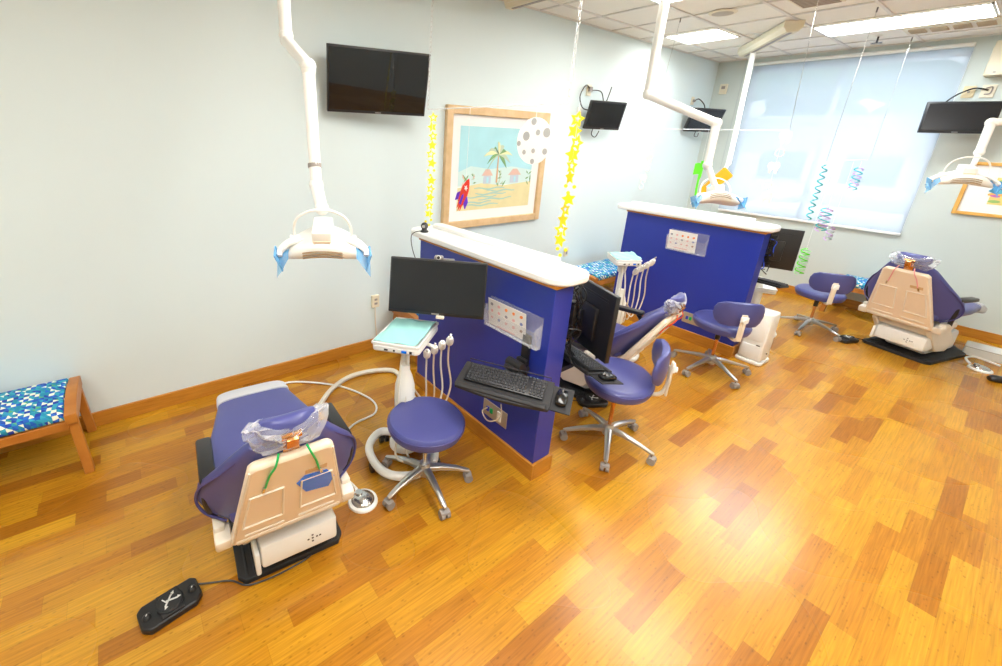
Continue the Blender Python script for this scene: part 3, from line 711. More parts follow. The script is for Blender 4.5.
def mouse(label, M0):
    e = thing('computer_mouse', label, 'mouse'); loc, rot, _ = M0.decompose(); e.location = loc; e.rotation_euler = rot.to_euler()
    t = M(); t.sup([(-.055, .012, .018, .008), (-.05, .015, .026, .014), (-.02, .02, .032, .019), (.02, .018, .030, .017), (.048, .013, .025, .012), (.054, .010, .016, .007)], 2.6, 20); t.obj('shell', mat('glossy_black_plastic', (.012, .012, .013), .15), e)
    t = M(); t.cyl((-.003, .03, .030), (.003, .03, .030), .009, n=12); t.obj('scroll_wheel', CASTOR, e)
    return e
def tray(label, c, yaw, tilt, where, w=.50, d=.20, mside=1):
    M0 = Matrix.Translation(c) @ Euler((tilt, 0, yaw)).to_matrix().to_4x4()
    loc, rot, _ = M0.decompose()
    e = thing('keyboard_tray', label, 'keyboard tray', loc); e.rotation_euler = rot.to_euler()
    pts = [(-w/2, d/2), (w/2, d/2), (w/2+.008, -d/2+.02)]+[(w/2-(w*k/8), -d/2-.02*math.sin(PI*k/8)) for k in range(0, 9)]+[(-w/2-.008, -d/2+.02)]
    t = M(); t.prism(pts[::-1], -.02, 0); t.sup([(-w/2+.01, .0, .018, .012), (w/2-.01, .0, .018, .012)], 2.5, 14, X=fr((0, -d/2+.01, 0), (0, 1, 0), (1, 0, 0), (0, 0, 1))); t.obj('tray_board', BLACKM, e, bev=.004)
    t = M(); t.box((mside*(w/2+.05), -.0, -.012), (.11, .17, .006)); t.obj('mouse_platform', BLACKM, e)
    t = M(); t.tube([(-w/2+.02, d/2+.004, .0), (-w/2+.02, d/2+.004, .02), (w/2-.02, d/2+.004, .02), (w/2-.02, d/2+.004, 0)], .003, 6, sub=1); t.obj('wire_rail', BLACK, e)
    keyboard('black keyboard on the tray %s' % where, M0 @ Matrix.Translation((0, .015, .0)))
    mouse('black mouse beside the keyboard %s' % where, M0 @ Matrix.Translation((mside*(w/2+.052), .0, -.009)))
    return e, M0
e, M0 = tray('black keyboard tray on the room side of the nearer divider', (1.525, 1.375, .745), R(-60), R(15), 'on the room side of the nearer divider', .50, .20)
t = M(M0.inverted()); t.box((1.785, 1.47, .80), (.016, .055, .26)); t.box((1.765, 1.47, .76), (.03, .08, .05), bev=.01); t.box((1.71, 1.46, .745), (.13, .09, .03), rot=(0, .12, -.1), bev=.01); t.cyl((1.70, 1.41, .765), (1.70, 1.52, .765), .028); t.box((1.62, 1.43, .735), (.14, .10, .02)); t.obj('support_arm', BLACK, e)
e, M0 = tray('black keyboard tray past the nearer divider, under the back-facing monitor', (2.20, 1.42, .70), R(77), R(12), 'past the nearer divider under the back-facing monitor', .46, .20, -1)
t = M(M0.inverted()); t.box((2.06, 1.42, .66), (.2, .07, .03)); t.box((1.965, 1.42, .68), (.016, .06, .24)); t.obj('support_arm', BLACK, e)
e, M0 = tray('black keyboard tray past the farther divider, by its free end', (5.10, 1.37, .74), R(85), R(6), 'past the farther divider', .44, .20, 1)
t = M(M0.inverted()); t.box((4.96, 1.40, .71), (.16, .07, .03)); t.box((4.885, 1.40, .72), (.016, .06, .24)); t.obj('support_arm', BLACK, e)

# ------------------------------------------------------------------ delivery carts
def cart(label, x, y, zt, tyaw, where, base=0., bar=(0.15, -.10), hose_n=4, liner=True, ts=1.):
    e = thing('delivery_cart', label, 'dental cart', (x, y, 0))
    Ft = Matrix.Translation((0, 0, zt)) @ Euler((0, R(-3), tyaw)).to_matrix().to_4x4() @ Matrix.Diagonal((ts, ts, 1, 1))
    t = M(Ft); t.prism(rrect(.29, .38, .03), -.045, -.005); t.obj('tray_housing', OFFW, e, bev=.01)
    t = M(Ft)
    for s in (-1, 1): t.box((s*.14, 0, .004), (.012, .37, .016)); t.box((0, s*.184, .004), (.27, .012, .016))
    t.obj('tray_rim', OFFW, e, bev=.003)
    t = M(Ft); t.box((-.05, -.197, -.024), (.022, .004, .010)); t.box((.0, -.197, -.024), (.01, .004, .010)); t.box((.1, -.197, -.024), (.014, .004, .014)); t.obj('button', BLACK, e)
    t = M(Ft); t.box((.06, -.197, -.024), (.03, .005, .014)); t.obj('badge', BLUES, e)
    if liner:
        p = thing('tray_liner', 'aqua paper liner spread on the tray of %s' % where, 'paper liner', (x, y, 0))
        t = M(Ft); rn = random.Random(5); bmg = bmesh.new(); N1, N2 = 12, 14; g = []
        for i in range(N1+1):
            g.append([bmg.verts.new((-.135+.27*i/N1, -.18+.35*j/N2, .014+.004*math.sin(i*1.1+j*.7)+rn.uniform(0, .002)+(.012 if i == N1 else 0))) for j in range(N2+1)])
        for i in range(N1):
            for j in range(N2): bmg.faces.new([g[i][j], g[i+1][j], g[i+1][j+1], g[i][j+1]])
        t._merge(bmg); o = t.obj('sheet', TEAL, p); o.modifiers.new('thick', 'SOLIDIFY').thickness = .0012
    # column, water bottle, base tube
    t = M(); t.cyl((0, 0, .12), (0, 0, zt-.04), .022); t.cyl((0, 0, zt-.14), (0, 0, zt-.045), .035, .05); t.obj('column', OFFW, e)
    t = M(); t.lathe([(0, .30), (.03, .30), (.048, .33), (.05, .42), (.048, .52), (.036, .58), (.024, .62), (.022, .66), (0, .66)], (-.045, -.06, .04), 20, sc=(1.25, 1.25, 1)); t.obj('water_bottle', mat('milky_bottle', (.84, .84, .78), .3), e)
    B = Matrix.Rotation(base, 4, 'Z')
    t = M(B); t.lathe([(0, .10), (.09, .10), (.10, .085), (.10, .06), (0, .06)], n=24)
    pts = [(.16, -.12, .085), (.10, -.24, .08), (-.04, -.30, .08), (-.18, -.25, .08), (-.24, -.12, .08), (-.23, .04, .08), (-.12, .14, .085), (0, .06, .09)]
    t.tube(pts, .026, 12); t.tube([(0, 0, .085), (.12, .10, .085), (.20, .20, .08)], .024, 10); t.tube([(0, 0, .085), (.08, -.08, .085), (.16, -.12, .085)], .024, 10); t.obj('base_frame', OFFW, e)
    for px, py in ((-.235, -.10), (.20, .20), (-.10, .14), (.13, -.20)):
        t = M(B)
        for q in (-1, 1): t.cyl((px+q*.008, py, .03), (px+q*.03, py, .03), .03, n=16)
        t.cyl((px, py, .03), (px, py, .07), .01); t.obj('castor', BLACK, e)
    # instrument holders on a side bar
    bx, by = bar; t = M(); zb = zt-.10
    t.tube([(0, 0, zt-.06), (bx*.5, by*.5, zt-.06), (bx, by, zb)], .012, 8); t.obj('side_bar', OFFW, e)
    dx, dy = by/math.hypot(bx, by), -bx/math.hypot(bx, by)
    ax, ay = bx/math.hypot(bx, by), by/math.hypot(bx, by)
    for k in range(hose_n):
        o_ = (k-1.2)*.045; zb = zt-.13+.030*k
        hx, hy = bx+ax*o_*1.0+dx*.02, by+ay*o_*1.0+dy*.02
        t = M(); t.sup([(-.04, 0, .014, .014), (-.02, 0, .022, .022), (.01, 0, .024, .024), (.045, 0, .014, .014)], 2.4, 12, X=fr((hx, hy, zb), (ax, ay, 0), (dx*.6, dy*.6, .8), (dx*.8, dy*.8, -.6))); h_ = t.obj('instrument_holder', OFFW, e)
        t = M(); t.cyl((hx-dx*.03, hy-dy*.03, zb-.02), (hx+dx*.05, hy+dy*.05, zb+.055+.012*(k % 2)), .0075, .0055, 10); t.obj('handpiece', CHROME if k % 2 else OFFW, h_)
        t = M(); t.tube([(hx-dx*.03, hy-dy*.03, zb-.02), (hx-dx*.045, hy-dy*.045, zb-.16), (hx-dx*.05+ax*.01*k, hy-dy*.04, zb-.36), (hx*.8, hy*.8, zb-.52), (hx*.4, hy*.4, zb-.42), (.02, .0, zb-.30)], .006, 7); t.obj('hose', TUBEC if k % 2 == 0 else TUBED, h_)
    t = M(); t.tube([(-.03, -.02, zt-.06), (-.09, -.07, zt-.25), (-.13, -.12, .3), (-.16, -.16, .14), (-.05, -.22, .08)], .0065, 7); t.tube([(-.02, -.03, zt-.06), (-.06, -.10, zt-.3), (-.10, -.14, .26), (-.08, -.18, .10)], .0065, 7); t.obj('supply_tube', TUBEC, e)
    return e
cart('white dental delivery cart with tray and hanging handpieces between the nearest chair and nearer divider', 1.27, 1.96, .87, R(-54), 'the nearest delivery cart', R(-12))
cart('white dental delivery cart in front of the farther divider', 3.72, 2.05, .99, R(-42), 'the delivery cart by the farther divider', R(0), ts=.78)
cart('white dental cart mostly hidden past the free end of the farther divider', 5.42, 1.50, .60, R(30), 'the hidden cart past the farther divider', R(60), bar=(-.15, .1), hose_n=2, liner=False)

# floor hoses
def hose(label, pts, r, m, cat='hose', name='floor_hose'):
    t = M(); t.tube(pts, r, 10); t.obj(name, m, label=label, cat=cat)
hose('thick cream hose curving over the floor from the nearest cart to the nearest chair', [(1.40, 2.2, .09), (1.64, 2.58, .03), (1.72, 2.82, .024), (1.58, 2.93, .024), (1.36, 2.96, .024), (1.15, 2.87, .024), (.97, 2.70, .024), (.80, 2.50, .03), (.62, 2.28, .12)], .02, TUBEC)
hose('thin white tube looping on the floor between the nearest chair and its cart', [(.70, 3.08, .01), (.89, 3.17, .01), (1.20, 2.92, .01), (1.35, 2.60, .01), (1.30, 2.42, .01), (1.10, 2.38, .01), (.90, 2.25, .02)], .0075, OFFW)
hose('thin cream cable running down the long wall from its outlet behind the nearest monitor', [(1.80, 3.335, .46), (1.80, 3.335, .3), (1.81, 3.325, .12), (1.83, 3.31, .01)], .006, TUBEC, 'cable', 'wall_cable')

# ------------------------------------------------------------------ foot controls
def pedal(label, x, y, rz, group=None, cable=None):
    e = thing('foot_pedal', label, 'foot pedal', (x, y, 0), rz)
    L_, W_ = .235, .135
    t = M(); t.prism([(-L_/2+.03, -W_/2), (L_/2-.03, -W_/2), (L_/2, -W_/2+.03), (L_/2, W_/2-.02), (L_/2-.02, W_/2), (-L_/2+.02, W_/2), (-L_/2, W_/2-.02), (-L_/2, -W_/2+.03)], 0, .032); t.obj('housing', BLACK, e, bev=.007)
    t = M(); t.box((0, .0, .036), (.085, .12, .010), bev=.004); t.lathe([(.0, .052), (.046, .052), (.052, .046), (.052, .036)], n=28); t.obj('disc_pad', BLACKM, e)
    t = M(); w = mat('pale_print', (.72, .72, .70), .5)
    t.box((-.005, 0, .0527), (.052, .007, .0012), rot=(0, 0, .9)); t.box((.008, -.004, .0527), (.045, .007, .0012), rot=(0, 0, -.3)); t.box((-.018, .006, .0527), (.03, .004, .0012), rot=(0, 0, 2.)); t.box((.012, .018, .0527), (.02, .004, .0012), rot=(0, 0, .5))
    for px, py, a in ((.033, -.008, -.3), (-.02, -.026, .9+PI), (.018, .026, .9)): t.prism([(.01, 0), (-.004, .007), (-.004, -.007)], .052, .0533, Matrix.Translation((px, py, 0)) @ Matrix.Rotation(a, 4, 'Z'))
    t.obj('chair_symbol', w, e)
    for s in (-1, 1):
        t = M(); t.lathe([(0, .047), (.009, .045), (.016, .038), (.018, .03)], (s*.088, 0, 0), 16); b = t.obj('button', BLACK, e)
        t = M(); t.box((s*.088, 0, .0475), (.008, .003, .001), rot=(0, 0, .8)); t.obj('arrow_mark', w, b)
    if cable: t = M(Matrix.Rotation(-rz, 4, 'Z') @ Matrix.Translation((-x, -y, 0))); t.tube(cable, .004, 6); t.obj('cable', BLACK, e)
    return e
pedal('black foot pedal on the floor at lower left, in front of the nearest chair', -.11, 1.685, R(9), cable=[(-.02, 1.73, .022), (.05, 1.705, .008), (.13, 1.665, .006), (.19, 1.60, .006), (.3, 1.575, .006), (.45, 1.575, .006), (.52, 1.60, .01)])
pedal('black foot pedal half under the stool past the nearer divider', 2.83, 1.60, R(-30), cable=[(2.72, 1.66, .03), (2.62, 1.74, .008), (2.52, 1.72, .006), (2.55, 1.60, .006)])
pedal('black foot pedal between the farthest stool and the farthest chair', 6.30, .76, R(-20), cable=[(6.42, .74, .02), (6.5, .60, .006), (6.45, .48, .006), (6.40, .42, .03)])
def disc_control(label, x, y, arm):
    e = thing('rheostat_pedal', label, 'foot control', (x, y, 0))
    t = M(); t.lathe([(0, .018), (.07, .018), (.082, .012), (.085, 0), (0, 0)], n=32); t.obj('base_ring', OFFW, e)
    t = M(); t.lathe([(0, .044), (.02, .043), (.05, .034), (.064, .022), (.066, .018)], n=32); t.obj('steel_dome', CHROME, e)
    t = M(); t.cyl((-.01, .03, .03), (-.01, .03, .052), .022, .02, 20); t.obj('small_dome', CHROME, e)
    t = M(Matrix.Translation((-x, -y, 0))); t.tube(arm, .010, 8); t.obj('hose', OFFW, e)
disc_control('round steel-topped foot control on the floor right of the nearest chair', .85, 1.74, [(.85, 1.82, .02), (.83, 1.90, .03), (.78, 2.0, .05), (.70, 2.02, .06)])
disc_control('round white foot control on the floor at the right edge of the photo', 6.62, -.17, [(6.66, -.10, .02), (6.72, -.06, .05), (6.84, -.12, .05), (6.86, -.28, .02)])
t = M(); t.m(BLACK); t.sup([(-.06, .03, .03, .02), (-.04, .03, .045, .03), (.05, .028, .045, .028), (.075, .02, .03, .018)], 2.5, 20, X=Matrix.Translation((6.40, -.30, 0)) @ Matrix.Rotation(.5, 4, 'Z')); t.obj('foot_switch', label='black foot switch cut off by the right edge of the photo', cat='foot switch')

# white tower by the farther divider
e = thing('equipment_tower', 'white equipment tower standing at the end of the farther divider', 'equipment tower', (4.85, 1.175, 0), R(-2))
t = M(); t.box((0, .0, .28), (.21, .20, .49), bev=.02, seg=3, taper=(.94, .94)); t.obj('housing', OFFW, e)
t = M(); t.box((-.106, 0, .12), (.008, .16, .14), bev=.003); t.box((-.103, 0, .35), (.008, .15, .22), bev=.003); t.obj('front_panel', WHITE, e)
t = M(); t.prism(rrect(.25, .225, .04), 0, .035); t.obj('foot_plate', OFFW, e, bev=.01)
t = M(); t.box((0, -.103, .11), (.018, .006, .01)); t.obj('catch', mat('dark_marks', (.08, .06, .06), .5), e)
t = M(); t.box((-.111, -.05, .2), (.005, .03, .01)); t.obj('panel_label', mat('dark_marks', (.08, .06, .06), .5), e)
# long white duct box on the floor at right
e = thing('floor_junction_box', 'low white box on the floor right of the farthest chair', 'floor box', (7.10, -.32, 0), R(0))
t = M(); t.prism([(-.10, 0), (.10, 0), (.10, .08), (.03, .125), (-.10, .10)], -.42, .30, fr((0, 0, 0), (1, 0, 0), (0, 0, 1), (0, 1, 0))); t.obj('cover', mat('pale_grey_enamel', (.70, .71, .68), .4), e, bev=.008)
t = M(); t.box((-.1, -.05, .09), (.004, .70, .004)); t.obj('seam', CASTOR, e)

# ------------------------------------------------------------------ dental lamps
def lamp_head(e, P, yaw, tilt=0., w=.34, cover=BLUEF):
    """local frame: x across, y away from viewer side (reflector side), z up"""
    F = Matrix.Translation(P) @ Euler((tilt, 0, yaw)).to_matrix().to_4x4()
    k = w/.34
    F = F @ Matrix.Diagonal((k, k, k, 1))
    # crescent reflector housing
    t = M(F); st = []
    for i in range(15):
        u = -1+2*i/14; x = u*.165; zz = -.052*abs(u)**1.8; th = .046*(1-abs(u)**2.5*.72); dp = .085*(1-.45*abs(u)**2)
        st.append((x, zz, dp, th))
    t.sup(st, 3., 20, X=fr((0, 0, 0), (0, 1, 0), (1, 0, 0), (0, 0, 1))); h = t.obj('reflector_housing', OFFW, e)
    t = M(F)
    for r_ in range(3): t.tube([(-.08, -.079, -.004-.014*r_), (-.04, -.086, .007-.014*r_), (0, -.0875, .010-.014*r_), (.04, -.086, .007-.014*r_), (.08, -.079, -.004-.014*r_)], .0025, 6)
    t.obj('vent_slots', mat('brown_slot', (.30, .20, .10), .6), h)
    t = M(F); t.box((0, -.002, .048), (.078, .125, .075), bev=.008); c = t.obj('lamp_box', OFFW, e)
    t = M(F); t.box((0, -.066, .028), (.066, .004, .034)); t.obj('box_end', PEACH, c)
    # yoke
    t = M(F); t.tube([(-.115, 0, .005), (-.115, 0, .065), (-.095, 0, .115), (-.05, 0, .145), (0, 0, .152), (.05, 0, .145), (.095, 0, .115), (.115, 0, .065), (.115, 0, .005)], .0055, 8)
    for s in (-1, 1): t.cyl((s*.10, 0, .01), (s*.135, 0, .01), .018, n=14)
    t.obj('yoke', OFFW, e)
    for s in (-1, 1):
        t = M(F); t.tube([(s*.10, .02, .012), (s*.145, .0, -.005), (s*.175, -.03, -.02), (s*.178, -.055, -.035)], .012, 10); t.tube([(s*.08, -.02, .02), (s*.13, -.03, .01), (s*.17, -.04, -.02)], .008, 8); g = t.obj('handle', OFFW, e)
        t = M(F); rn = random.Random(5+s); bmg = bmesh.new(); gg = []
        for i in range(6):
            gg.append([bmg.verts.new((s*(.135+.058*i/5)+rn.uniform(-.003, .003), -.085+.075*j/4+.02*math.sin(i)*.2, -.005-.030*i/5-.085*((j/4-.5)**2)*(1+i/5)-(.05*(4-j)/4*(i/5)))) for j in range(5)])
        for i in range(5):
            for j in range(4): bmg.faces.new([gg[i][j], gg[i+1][j], gg[i+1][j+1], gg[i][j+1]])
        t._merge(bmg)
        t.box((s*.184, -.05, -.055), (.006, .07, .085), rot=(0, s*.25, .1))
        t.obj('blue_film_cover', cover, e)
def seg_arm(e, pts, rs, name='arm', m=OFFW):
    for i in range(len(pts)-1):
        a, b = Vector(pts[i]), Vector(pts[i+1]); r = rs[i]
        t = M(); t.cyl(a, b, r, r*.92, 14); t.sphere(a, r*1.18, 12); t.sphere(b, r*1.12, 12)
        t.obj(name, m, e)
# lamp 1
e = thing('dental_lamp', 'ceiling-hung dental lamp with blue film handles over the nearest chair', 'dental lamp', (0, 0, 0))
seg_arm(e, [(.75, 2.24, ZC), (.75, 2.24, 2.42)], [.031], 'pole')
seg_arm(e, [(.75, 2.24, 2.40), (.662, 1.745, 2.235)], [.027])
seg_arm(e, [(.662, 1.745, 2.22), (.635, 1.655, 1.80)], [.024])
t = M(); t.cyl((.6395, 1.672, 1.865), (.6405, 1.676, 1.88), .0262); t.obj('dark_collar', CASTOR, e)
seg_arm(e, [(.635, 1.655, 1.80), (.622, 1.575, 1.72)], [.024])
lamp_head(e, (.61, 1.54, 1.60), R(-28), R(22), .31)
# lamp 2
e = thing('dental_lamp', 'ceiling-hung dental lamp hanging above the farther divider countertop', 'dental lamp', (0, 0, 0))
seg_arm(e, [(3.78, 2.14, ZC), (3.76, 2.13, 2.40)], [.038], 'pole')
seg_arm(e, [(3.76, 2.13, 2.39), (3.96, 1.63, 2.17)], [.036])
seg_arm(e, [(3.96, 1.63, 2.16), (3.90, 1.60, 1.85)], [.032])
seg_arm(e, [(3.90, 1.60, 1.85), (3.90, 1.50, 1.68)], [.024])
lamp_head(e, (3.90, 1.49, 1.61), R(-40), R(-20), .34)
# lamp 3
e = thing('dental_lamp', 'slim dental lamp pole hanging from the ceiling track at the window corner', 'dental lamp', (0, 0, 0))
seg_arm(e, [(6.62, 2.50, 3.10), (6.37, 2.38, 2.22)], [.03], 'pole')
seg_arm(e, [(6.37, 2.38, 2.22), (6.10, 2.27, 1.80)], [.028])
seg_arm(e, [(6.10, 2.27, 1.80), (5.86, 2.27, 1.56)], [.02])
lamp_head(e, (5.84, 2.27, 1.46), R(-60), R(10), .26)
# lamp 4
e = thing('dental_lamp', 'dental lamp with blue film handles at the right edge, in front of the framed picture', 'dental lamp', (0, 0, 0))
seg_arm(e, [(5.45, -.30, ZC), (5.45, -.30, 2.32)], [.022], 'pole')
seg_arm(e, [(5.45, -.30, 2.30), (5.40, .34, 2.235)], [.03])
seg_arm(e, [(5.40, .34, 2.23), (5.30, .33, 2.02)], [.027])
seg_arm(e, [(5.30, .33, 2.02), (5.24, .33, 1.92)], [.016])
lamp_head(e, (5.19, .35, 1.84), R(-66), R(10), .33)
# ceiling tracks
def ctrack(label, a, b, wd=.12, h=.09):
    a, b = Vector(a), Vector(b); d = b-a; L_ = d.length; c = (a+b)/2
    e = thing('lamp_track', label, 'ceiling track', c, math.atan2(d.y, d.x))
    t = M(); t.prism([(-wd/2, 0), (wd/2, 0), (wd/2, -h*.55), (wd*.3, -h), (-wd*.3, -h), (-wd/2, -h*.55)], -L_/2, L_/2, fr((0, 0, h/2), (0, 1, 0), (0, 0, 1), (1, 0, 0))); t.obj('housing', CREAMB, e, bev=.004)
    t = M(); t.box((0, 0, -h/2-.002), (L_-.1, .03, .006)); t.obj('slot', CASTOR, e)
    t = M()
    for s in (-1, 1): t.box((0, s*wd*.44, -.012), (L_-.05, .004, .01))
    t.obj('side_rail', OFFW, e)
ctrack('cream ceiling track near the long wall at the top edge of the photo', (3.12, 3.22, ZC-.05), (3.12, 2.0, ZC-.05), .14, .1)
ctrack('cream ceiling track that the slim lamp pole hangs from', (5.70, 1.85, ZC-.05), (6.85, 2.68, ZC-.05), .17, .1)

# ------------------------------------------------------------------ wall things
def picture_big():
    y = YW; x0, x1, z0, z1 = 2.545, 3.965, 1.11, 2.275
    cx, cz = (x0+x1)/2, (z0+z1)/2; w, h = x1-x0, z1-z0
    e = thing('framed_picture', 'large oak-framed beach watercolour on the long wall between the star garlands', 'picture', (cx, y, cz))
    F = fr((0, 0, 0), (1, 0, 0), (0, 0, 1), (0, -1, 0)); fw = .075
    t = M(F)
    for s in (-1, 1): t.box((s*(w/2-fw/2), 0, .022), (fw, h, .044)); t.box((0, s*(h/2-fw/2), .022), (w-2*fw, fw, .042))
    t.obj('frame', FRAMEW, e, bev=.006)
    t = M(F); t.box((0, 0, .008), (w-2*fw, h-2*fw, .012)); t.obj('mat_board', PAPER, e)
    # watercolour as thin layers of flat colour
    sky = mat('wash_sky', (.40, .70, .76), .8, noise=.12, nscale=4); sea = mat('wash_pale', (.60, .76, .74), .8, noise=.06, nscale=6)
    sand = mat('wash_sand', (.74, .66, .36), .8, noise=.10, nscale=9); wave = mat('wash_wave', (.36, .58, .52), .8, noise=.1, nscale=9)
    gr = mat('wash_green', (.20, .38, .16), .8, noise=.25, nscale=20); gr2 = mat('wash_sage', (.50, .60, .45), .8); trunk = mat('wash_trunk', (.66, .40, .22), .8)
    roof = mat('wash_roof', (.70, .48, .40), .8); wallw = mat('wash_wall', (.52, .58, .66), .8); coral = mat('wash_coral', (.85, .48, .34), .8); yel = mat('wash_yellow', (.80, .78, .45), .8)
    pw, ph = w*.74, h*.70
    t = M(F); rn = random.Random(11); L0 = .0145
    t.m(sky); t.prism([(-pw/2, -ph*.12), (pw/2, -ph*.15), (pw/2, ph/2), (-pw/2, ph/2)], .012, L0)
    t.m(sea); t.prism([(-pw/2, -ph*.20), (pw/2, -ph*.2), (pw/2, -ph*.02), (pw*.2, ph*.03), (-pw*.1, -.0), (-pw*.35, ph*.04), (-pw/2, -ph*.03)], .012, L0+.0006)
    t.m(sand); t.prism([(-pw/2, -ph/2), (pw/2, -ph/2), (pw/2, -ph*.17), (pw*.1, -ph*.21), (-pw*.2, -ph*.17), (-pw/2, -ph*.22)], .012, L0+.0012)
    for k in range(7):
        t.m(wave); yy = -ph*(.24+.034*k); xa = rn.uniform(-.45, -.1)*pw; xb = xa+rn.uniform(.3, .5)*pw; n = 8
        up = [(xa+(xb-xa)*q/n, yy+.008*math.sin(q*1.3+k)+.008) for q in range(n+1)]; dn = [(xa+(xb-xa)*q/n, yy+.008*math.sin(q*1.3+k)-.008*math.sin(PI*q/n)) for q in range(n, -1, -1)]
        t.prism(up+dn, .012, L0+.0018)
    for cx_, s in ((-.13, .12), (.25, .15)):
        t.m(wallw); t.prism([(pw*cx_-s*.4*pw, -ph*.18), (pw*cx_+s*.4*pw, -ph*.18), (pw*cx_+s*.4*pw, -ph*.07), (pw*cx_-s*.4*pw, -ph*.07)], .012, L0+.0018)
        t.m(roof); t.prism([(pw*cx_-s*.62*pw, -ph*.08), (pw*cx_+s*.62*pw, -ph*.08), (pw*cx_+s*.2*pw, ph*.0), (pw*cx_-s*.2*pw, ph*.0)], .012, L0+.0024)
        t.m(sky); t.prism([(pw*cx_-.01, -ph*.17), (pw*cx_+.02, -ph*.17), (pw*cx_+.02, -ph*.10), (pw*cx_-.01, -ph*.10)], .012, L0+.0026)
    for k in range(26):
        u = rn.choice([-.44, -.38, -.3, .03, .08, .12, .42, .46]); c0 = (pw*u+rn.uniform(-.03, .03), -ph*rn.uniform(.03, .19)); t.m(rn.choice([gr, gr2, gr, coral] if u < -.2 else [gr, gr2, gr]))
        a = rn.uniform(0, PI); l = rn.uniform(.02, .045)
        t.prism([(c0[0]+l*math.cos(a), c0[1]+l*math.sin(a)), (c0[0]-.008*math.sin(a), c0[1]+.008*math.cos(a)), (c0[0]-l*math.cos(a), c0[1]-l*math.sin(a)), (c0[0]+.008*math.sin(a), c0[1]-.008*math.cos(a))], .012, L0+.003+.0001*k)
    tx = .0
    t.m(trunk); t.prism([(tx-.012, -ph*.17), (tx+.012, -ph*.17), (tx+.006, ph*.16), (tx-.006, ph*.16)], .012, L0+.0032)
    cy = ph*.17
    for k in range(11):
        a = -0.55+k*.43; l = .15+.03*(k % 3); t.m([gr, gr2, yel][k % 3]); pts = []; n = 7
        for q in range(n+1):
            u = q/n; pts.append((tx+math.cos(a)*l*u-.018*math.sin(a)*math.sin(PI*u), cy+math.sin(a)*l*u*.9+.06*u-.12*u*u+.018*math.sin(PI*u)))
        for q in range(n-1, 0, -1):
            u = q/n; pts.append((tx+math.cos(a)*l*u+.018*math.sin(a)*math.sin(PI*u), cy+math.sin(a)*l*u*.9+.06*u-.12*u*u-.020*math.sin(PI*u)))
        t.prism(pts, .012, L0+.0036+.0003*k)
    t.obj('watercolour_print', None, e)
picture_big()
# second picture on the far wall, cut by the right edge
def picture_right():
    y0, y1, z0, z1 = -.55, .50, 1.36, 1.93
    e = thing('framed_picture', 'golden-framed colourful print on the far wall at the right edge', 'picture', (XF, (y0+y1)/2, (z0+z1)/2))
    F = fr((0, 0, 0), (0, -1, 0), (0, 0, 1), (-1, 0, 0)); w, h = y1-y0, z1-z0; fw = .035
    t = M(F)
    for s in (-1, 1): t.box((s*(w/2-fw/2), 0, .015), (fw, h, .03)); t.box((0, s*(h/2-fw/2), .015), (w-2*fw, fw, .028))
    t.obj('frame', GOLDW, e, bev=.004)
    t = M(F); t.box((0, 0, .006), (w-2*fw, h-2*fw, .01)); t.obj('mat_board', PAPER, e)
    t = M(F); rn = random.Random(2); cols = [(.75, .6, .1), (.8, .15, .2), (.05, .1, .4), (.1, .45, .6), (.85, .45, .1), (.3, .5, .15), (.55, .15, .5)]
    t.m(mat('print_ochre', (.78, .62, .22), .8)); t.box((0, -.01, .0115), (w*.58, h*.50, .002))
    for k in range(34):
        t.m(mat('print_%d' % (k % 7), cols[k % 7], .8)); cx, cy = rn.uniform(-.27, .27)*w, rn.uniform(-.22, .20)*h; a = rn.uniform(-.4, .4); l = rn.uniform(.03, .08)
        t.prism([(cx+l*math.cos(a+q*PI/4)*1., cy+.35*l*math.sin(q*PI/4)+.3*l*math.sin(a)) for q in range(8)], .011, .0128+.0001*k)
    t.obj('colourful_print', None, e)
picture_right()

def small_box(name, label, cat, loc, d, m, detail=None, bev=.004):
    e = thing(name, label, cat, loc); t = M(); t.box((0, 0, 0), d); t.obj('cover_plate', m, e, bev=bev)
    if detail: t = M(); detail(t); t.obj('fitting', CASTOR, e)
    return e
small_box('wall_outlet', 'cream outlet box low on the long wall above a cable, behind the near monitor', 'outlet', (1.80, YW-.015, .50), (.075, .03, .12), CREAMB, lambda t: (t.box((0, -.016, .02), (.03, .004, .02)), t.box((0, -.016, -.02), (.03, .004, .02))))
small_box('wall_outlet', 'small outlet on the long wall just above the nearer countertop end', 'outlet', (4.62, YW-.01, .62), (.075, .016, .12), CREAMB, lambda t: t.box((0, -.009, 0), (.03, .004, .06)))
e = small_box('wall_outlet', 'outlet with black plug above the small television on the long wall', 'outlet', (4.62, YW-.01, 2.56), (.08, .016, .12), CREAMB, lambda t: (t.box((0, -.02, .01), (.05, .03, .05)),))
e = small_box('wall_outlet', 'lower outlet plate left of the small television on the long wall', 'outlet', (4.50, YW-.01, 2.30), (.09, .016, .14), OFFW, lambda t: (t.box((0, -.012, .0), (.02, .01, .03)),))
small_box('wall_outlet', 'outlet above the corner television on the long wall', 'outlet', (7.15, YW-.01, 2.62), (.07, .016, .11), CREAMB, lambda t: (t.box((0, -.02, .0), (.035, .03, .035)),))
small_box('wall_outlet', 'left cream plate above the television on the far wall', 'outlet', (XF-.01, .735, 2.65), (.016, .09, .12), mat('tan_plate', (.72, .60, .36), .5), lambda t: (t.box((-.01, 0, 0), (.006, .02, .02)),))
small_box('wall_outlet', 'right cream plate with plug above the television on the far wall', 'outlet', (XF-.01, .60, 2.65), (.016, .10, .13), CREAMB, lambda t: (t.tube([(-.012, .02, .03), (-.02, -.02, .04), (-.012, -.02, -.02), (-.02, .02, -.03)], .006, 6),))
